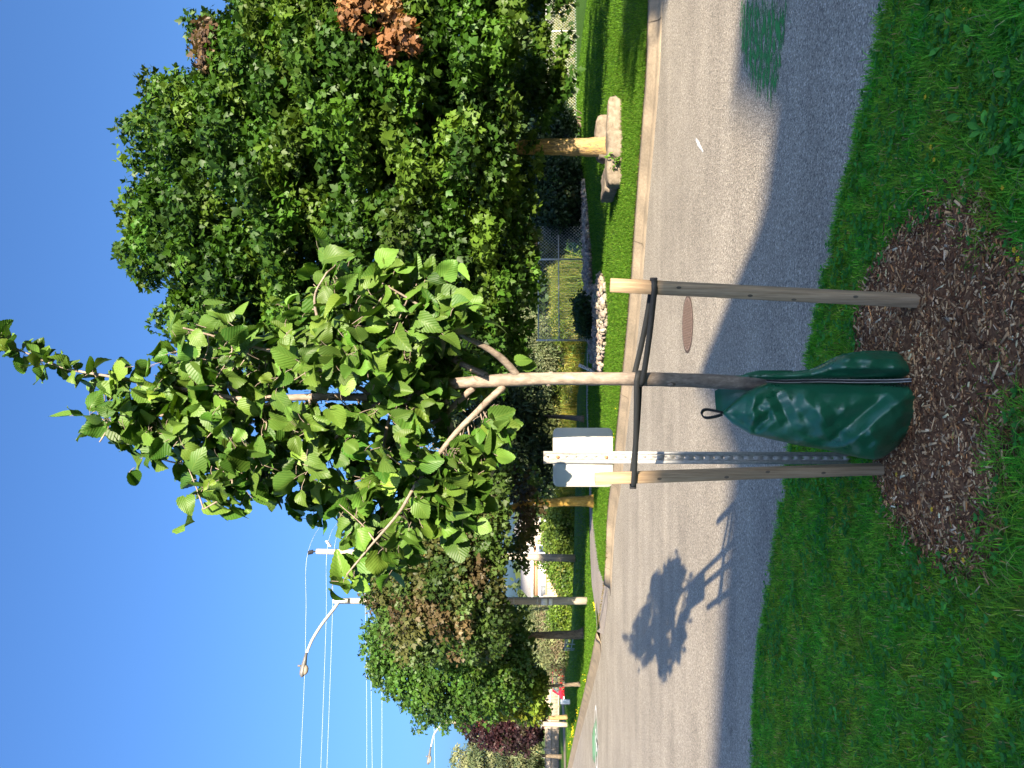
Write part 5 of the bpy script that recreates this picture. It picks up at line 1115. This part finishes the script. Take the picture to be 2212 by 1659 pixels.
# mulch sheet
gx, gy = np.meshgrid(np.linspace(mul[:, 0].min() - .1, mul[:, 0].max() + .1, 60), np.linspace(mul[:, 1].min() - .1, mul[:, 1].max() + .1, 60)); Q = np.stack([gx.ravel(), gy.ravel()], 1)
sdv = msd(Q); zq = np.where(sdv > -.06, mulch_z(Q) + np.clip(sdv * .12, -.012, .012) + rng.normal(size=len(Q)) * .003, -.03)
F = [(j * 60 + i, j * 60 + i + 1, (j + 1) * 60 + i + 1, (j + 1) * 60 + i) for j in range(59) for i in range(59) if sdv[[j * 60 + i, j * 60 + i + 1, (j + 1) * 60 + i + 1, (j + 1) * 60 + i]].max() > -.05]
o = mesh_np('mulch_bed', np.column_stack([Q, zq]), [np.array(F)], M['soil'], None, smooth=True); o['kind'] = 'structure'
# wood chips
NC = 24000
P = sample_poly(mul + 0, NC); P += rng.normal(size=P.shape) * np.where(rng.random((NC, 1)) < .15, .10, .035); e = norm(rng.normal(size=(NC, 3)) * [1, 1, .16])
FR = frames(e, np.tile([0, 0, 1.], (NC, 1)) + rng.normal(size=(NC, 3)) * .35)
cube = np.array([(-.5, -.5, -.5), (.5, -.35, -.5), (.5, .35, -.5), (-.5, .5, -.5), (-.5, -.5, .5), (.5, -.3, .5), (.5, .3, .5), (-.5, .4, .5)])
cf = np.array([(0, 3, 2, 1), (4, 5, 6, 7), (0, 1, 5, 4), (1, 2, 6, 5), (2, 3, 7, 6), (3, 0, 4, 7)])
ln = np.exp(rng.normal(size=NC) * .6) * .016; T = cube[None] * np.stack([ln, np.clip(ln * rng.uniform(.15, .45, NC), .002, .011), rng.uniform(.0015, .004, NC)], 1)[:, None]
V, F = scatter(T, [cf], np.column_stack([P, mulch_z(P) + .004 + rng.random(NC) * .012]), FR, np.ones(NC))
pal = np.array([(.12, .052, .025), (.22, .105, .050), (.40, .235, .112), (.56, .37, .20), (.64, .47, .30), (.46, .21, .075)]); c = pal[rng.choice(6, NC, p=[.30, .29, .20, .12, .04, .05])] * np.exp(rng.normal(size=(NC, 1)) * .25)
c = c * (1 + .30 * np.clip(vnoise(P, 1.5, 61), -1, 1))[:, None]
o = mesh_np('wood_chips', V, F, M['chip'], None, np.repeat(np.clip(c, 0, .8), 8, axis=0)); o['kind'] = 'stuff'

def blades(name, P, z, h, w_, pal, lean=.5, wts=None, mat='blade', clump=None, tint=None):
    N_ = len(P); a = rng.random(N_) * 2 * math.pi
    if clump is not None: a = clump + rng.normal(size=N_) * .9
    d = np.stack([np.cos(a), np.sin(a), 0 * a], 1); s_ = np.stack([-np.sin(a), np.cos(a), 0 * a], 1)
    k = np.abs(rng.normal(size=N_)) * lean; B = np.column_stack([P, z]); up = np.array([0, 0, 1.0])
    h = h[:, None]; w_ = np.broadcast_to(w_, (N_,))[:, None]; k = k[:, None]
    m1 = B + up * h * .45 + d * h * k * .22; m2 = B + up * h * .80 + d * h * k * .60; tp_ = B + up * h * (1 - .22 * np.minimum(k, 1.5)) + d * h * k * 1.05
    V = np.stack([B - s_ * w_, B + s_ * w_, m1 + s_ * w_ * .95, m1 - s_ * w_ * .95, m2 + s_ * w_ * .65, m2 - s_ * w_ * .65, tp_], 1).reshape(-1, 3)
    i0 = np.arange(N_)[:, None] * 7
    F = [np.concatenate([i0 + [[0, 1, 2, 3]], i0 + [[3, 2, 4, 5]]]), i0 + [[5, 4, 6]]]
    pal = np.array(pal); c = pal[rng.choice(len(pal), N_, p=wts)] * np.exp(rng.normal(size=(N_, 1)) * .25)
    if tint is not None: c = c * tint
    o = mesh_np(name, V, F, M[mat], None, np.repeat(np.clip(c, 0, .7), 7, axis=0)); o['kind'] = 'stuff'; return o
# verge grass: thicker near the viewer, thinning into the mulch
NB = 250000
P = sample_poly(vpoly, NB); P = P[(np.abs(P[:, 0]) < .56 * P[:, 1] + .35)]
s_ = msd(P) + vnoise(P, 1.3, 3) * .10 + vnoise(P, 4, 5) * .06; patch = vnoise(P, .55, 8) + .4 * vnoise(P, 1.6, 12)
u = rng.random(len(P)); bare = (P[:, 0] < -.45) & (P[:, 1] < 3.05)
keep = np.where(s_ < 0, u < np.where(bare & (patch > .25), .35, 1.0), u < np.where(s_ > .12, .016 + .12 * (patch > .6), .28))
P = P[keep]; patch = patch[keep]
tall = 1 + .9 * np.clip((P[:, 0] - .55) * 1.2, 0, 1) * np.clip((3.4 - P[:, 1]) * 1.2, 0, 1) + .5 * np.clip((2.95 - P[:, 1]) * 2, 0, 1) * (P[:, 0] < 0)
h = (.030 + .022 * rng.random(len(P))) * tall * (1 + .22 * np.clip(patch, -1, 1)) * np.where(P[:, 1] > 3.9, .85, 1)
VG = [(.12, .39, .034), (.155, .44, .042), (.09, .32, .040), (.22, .47, .05), (.42, .36, .18)]
blades('verge_grass', P, .004 + 0 * h, h, .0019 + .0010 * rng.random(len(P)), VG, 1.15, [.33, .32, .17, .13, .05], clump=vnoise(P, 2.2, 21) * 3, tint=np.stack([1.15 + .40 * np.clip(vnoise(P, .9, 71) + .5 * vnoise(P, 3.1, 72), -1, 1), 1 + .12 * np.clip(vnoise(P, 1.7, 73), -1, 1), 1 + 0 * h], 1))
# ragged tufts along the road edge
ed = smooth_path(near_edge[1:-2], 12); ed = ed[(ed[:, 0] > -7) & (ed[:, 0] < 4)]; seg = rng.integers(0, len(ed) - 1, 9000); t = rng.random(9000)[:, None]; P = (ed[seg] * (1 - t) + ed[seg + 1] * t)[:, :2] + rng.normal(size=(9000, 2)) * .022
P = P[vnoise(P, 1.2, 31) > -.7]
blades('edge_grass', P, .0 * P[:, 0], .03 + .03 * rng.random(len(P)), .0024, VG, .9, [.35, .3, .2, .1, .05])
# clover and broad-leaved weeds among the grass
NCv = 6500
P = sample_poly(vpoly, NCv * 3); P = P[np.abs(P[:, 0]) < .56 * P[:, 1] + .3]; s_ = msd(P); pt = vnoise(P, .8, 41) + .6 * vnoise(P, 2.4, 44)
P = P[(s_ < .10) & (rng.random(len(P)) < np.clip(.12 + .8 * (pt > .35) + .25 * (P[:, 0] > .7), 0, 1) * np.where(s_ > 0, .5, 1))][:NCv]
n = len(P); hh = .035 + .03 * rng.random(n); r_ = .006 + .005 * rng.random(n); oc = np.array([(math.cos(k * 1.047), math.sin(k * 1.047)) for k in range(6)])
Vc = []; az = rng.random(n) * 6.28
for k in range(3):
    a = az + k * 2.094; cx = P + np.stack([np.cos(a), np.sin(a)], 1) * r_[:, None] * .95
    for q in oc: Vc.append(np.column_stack([cx + q * r_[:, None], hh + (q[0] * np.cos(a) + q[1] * np.sin(a)) * r_ * .35 + rng.normal(size=n) * .0008]))
Vc = np.stack(Vc, 1).reshape(-1, 3); F = (np.arange(n * 3)[:, None] * 6 + np.arange(6)[None])
cc = np.array([.06, .25, .045]) * np.exp(rng.normal(size=(n, 1)) * .25); o = mesh_np('clover', Vc, [F], M['blade'], None, np.repeat(np.clip(cc, 0, .6), 18, axis=0)); o['kind'] = 'stuff'
NW = 130
P = np.vstack([sample_poly([(.55, 1.9), (1.9, 2.0), (2.1, 3.1), (1.3, 3.3), (.8, 2.8)], NW), sample_poly([(-1.6, 2.0), (.2, 1.9), (-.2, 2.7), (-1.5, 3.2)], 50), sample_poly([(-1.5, 2.9), (-.6, 3.0), (-.8, 3.6), (-1.5, 3.6)], 24)])
per = 6; PP = np.repeat(P, per, axis=0); n = len(PP); a = rng.random(n) * 6.28; ax = np.stack([np.cos(a), np.sin(a), rng.uniform(.15, .8, n)], 1); el = rng.uniform(.03, .065, n) * np.where(PP[:, 0] > .5, 1.15, .75)
wl_ = np.array([(0, -.03, 0), (.25, -.05, .0), (.5, -.19, .01), (.78, -.17, -.02), (1, 0, -.09), (.78, .17, -.02), (.5, .19, .01), (.25, .05, 0), (0, .03, 0), (.5, 0, -.04)])
V, F = scatter(wl_, [np.array([[0, 1, 9, 7], [0, 7, 8, 8]])[:1], np.array([[1, 2, 9], [2, 3, 9], [3, 4, 9], [4, 5, 9], [5, 6, 9], [6, 7, 9], [0, 7, 8]])], np.column_stack([PP, np.full(n, .02) + rng.random(n) * .02]), frames(ax, np.tile([0, 0, 1.], (n, 1)) + rng.normal(size=(n, 3)) * .25), el)
cc = np.array([.07, .25, .03]) * np.exp(rng.normal(size=(n, 1)) * .3); o = mesh_np('broadleaf_weeds', V, F, M['leaf'], None, np.repeat(np.clip(cc, 0, .6), 10, axis=0)); o['kind'] = 'stuff'
# little yellow flowers in the verge
fl = MB()
for a, b in ((2010, 318), (2082, 22), (2095, 25), (1998, 210), (2017, 345), (2190, 540), (2198, 560), (2165, 405), (1936, 1025), (2012, 1100), (2052, 1190), (2065, 1188), (2080, 1210), (2150, 1462)):
    p = G(a, b, .05); q = rng.random() * 6
    for k in range(5):
        t = q + k * 1.256; fl.box(p + [.006 * math.cos(t), .006 * math.sin(t), 0], (.008, .005, .002), t, col=(.75, .50, .02))
fl.build('yellow_flowers', M['plain'], None, col=True)['kind'] = 'stuff'

# far lawn blades (mown), densest along the kerb
FLn = 150000
fe2 = smooth_path(far_edge[1:-2], 6)
fk = fe2[(fe2[:, 0] > -30) & (fe2[:, 0] < 8.5)]
seg = rng.integers(0, len(fk) - 1, FLn); t = rng.random(FLn)[:, None]; P = (fk[seg] * (1 - t) + fk[seg + 1] * t)[:, :2]; tn_ = norm(fk[seg + 1] - fk[seg])[:, :2]; q = np.stack([-tn_[:, 1], tn_[:, 0]], 1); q = q * np.sign(q[:, 1:2]); off = rng.exponential(2.2, FLn); P = P + q * (off[:, None] - .02)
pth = np.array([Gf(a, b, KZ)[:2] for a, b in path_pts]); P = P[~inpoly(P, pth) & ~inpoly(P, rpw)]
P = P[~((P[:, 0] < G(1305, 1255, KZ)[0]) & (P[:, 0] > G(1288, 1368, KZ)[0]) & inpoly(P, np.array([Gf(a, b, KZ)[:2] for a, b in ((2352, 2180), (2400, 2285), (2390, 2490), (2350, 2480))])))]
dd = np.hypot(*P.T)
blades('lawn_grass', P, np.full(len(P), KZ - .005), (.035 + .035 * rng.random(len(P))), .0016 * np.clip(dd / 6, 1, 5), [(.07, .165, .012), (.095, .20, .016), (.052, .135, .012), (.14, .21, .03)], .7, [.36, .32, .22, .10])
lp2 = np.array([[-9, 19], [-4, 26.5], [1.2, 25.0], [3.6, 26], [5, 29], [8.3, 32.8], [13, 34], [12, 12], [5.5, 15], [0, 19]])
P = sample_poly(lp2, 80000); P = P[~inpoly(P, pth) & ~inpoly(P, rpw) & inpoly(P, lawn_poly[:, :2])]; dd = np.hypot(*P.T)
blades('lawn_grass', P, np.full(len(P), KZ - .005), (.04 + .03 * rng.random(len(P))), .0018 * np.clip(dd / 6, 1, 5), [(.07, .165, .012), (.095, .20, .016), (.052, .135, .012)], .7)
# straw-dry thatch along the back of the kerb
seg = rng.integers(0, len(fk) - 1, 7000); t = rng.random(7000)[:, None]; P = (fk[seg] * (1 - t) + fk[seg + 1] * t)[:, :2] + rng.normal(size=(7000, 2)) * .03
blades('dry_thatch', P, np.full(7000, KZ - .02), .03 + .03 * rng.random(7000), .004, [(.22, .17, .08), (.12, .13, .04), (.16, .11, .06)], .9)
# dandelions by the far kerb on the left
fl = MB()
def dand(x, y, n, spread, sc):
    for _ in range(n):
        p = Gf(x + rng.normal() * spread * .5, y + rng.normal() * spread * 3, KZ + .10); s0 = sc * p[1] * .00046
        a = np.linspace(0, 6.28, 7)[:-1]; fl.add([p + [s0 * math.cos(t), s0 * math.sin(t) * .5, s0 * math.sin(t) * .7] for t in a], [tuple(range(6))], (.80, .58, .01)); fl.add([p + [s0 * math.cos(t), .4 * s0 * math.sin(t), -s0 * .2] for t in a], [tuple(range(6))], (.70, .48, .01))
for x, y, n in ((2255, 2872, 26), (2251, 2890, 18), (2246, 2915, 10), (2240, 2942, 7), (2274, 2792, 7), (2270, 2806, 5), (2304, 2674, 6), (2338, 2380, 16), (2340, 2395, 12), (2410, 1747, 5), (2412, 1755, 5), (2415, 1735, 3), (2424, 1610, 2), (2295, 2660, 4), (2262, 2840, 8)):
    dand(x, y, max(2, n * 2 // 3), 3.6, 1.0)
fl.build('dandelions', M['plain'], None, col=True)['kind'] = 'stuff'
# dry leaves lying along the gutter
def fallen(label, x, y, n, pal, spread=.05):
    p0 = Gf(x, y, .01); root = thing('dry_leaf', label, 'leaf', p0, 'dead leaves along the kerb'); Pl = np.array([p0 + np.append(rng.normal(size=2) * spread, .02) for _ in range(n)])
    FR = frames(rng.normal(size=(n, 3)) * [1, 1, .2], np.tile([0, 0, 1.], (n, 1)) + rng.normal(size=(n, 3)) * .6); V, F = scatter(STAR[0] * [1, 1, 1.6], STAR[1], Pl, FR, np.full(n, .12)); c = np.array(pal)[rng.choice(len(pal), n)]; mesh_np('blade', V, F, M['leaf'], root, np.repeat(c, 10, axis=0))
fallen('green and orange leaf spray in the gutter right of the right stake', 2522, 897, 3, [(.10, .16, .02), (.36, .15, .04)], .07)
fallen('curled tan leaf in the gutter left of the left stake', 2409, 2096, 3, [(.42, .24, .09), (.34, .18, .06)], .06)
fallen('small orange leaf on the kerb just right of the linden trunk', 2477, 1388, 1, [(.34, .13, .04)], .02)
fallen('small orange leaf on the kerb just left of the linden trunk', 2460, 1530, 1, [(.36, .14, .04)], .02)
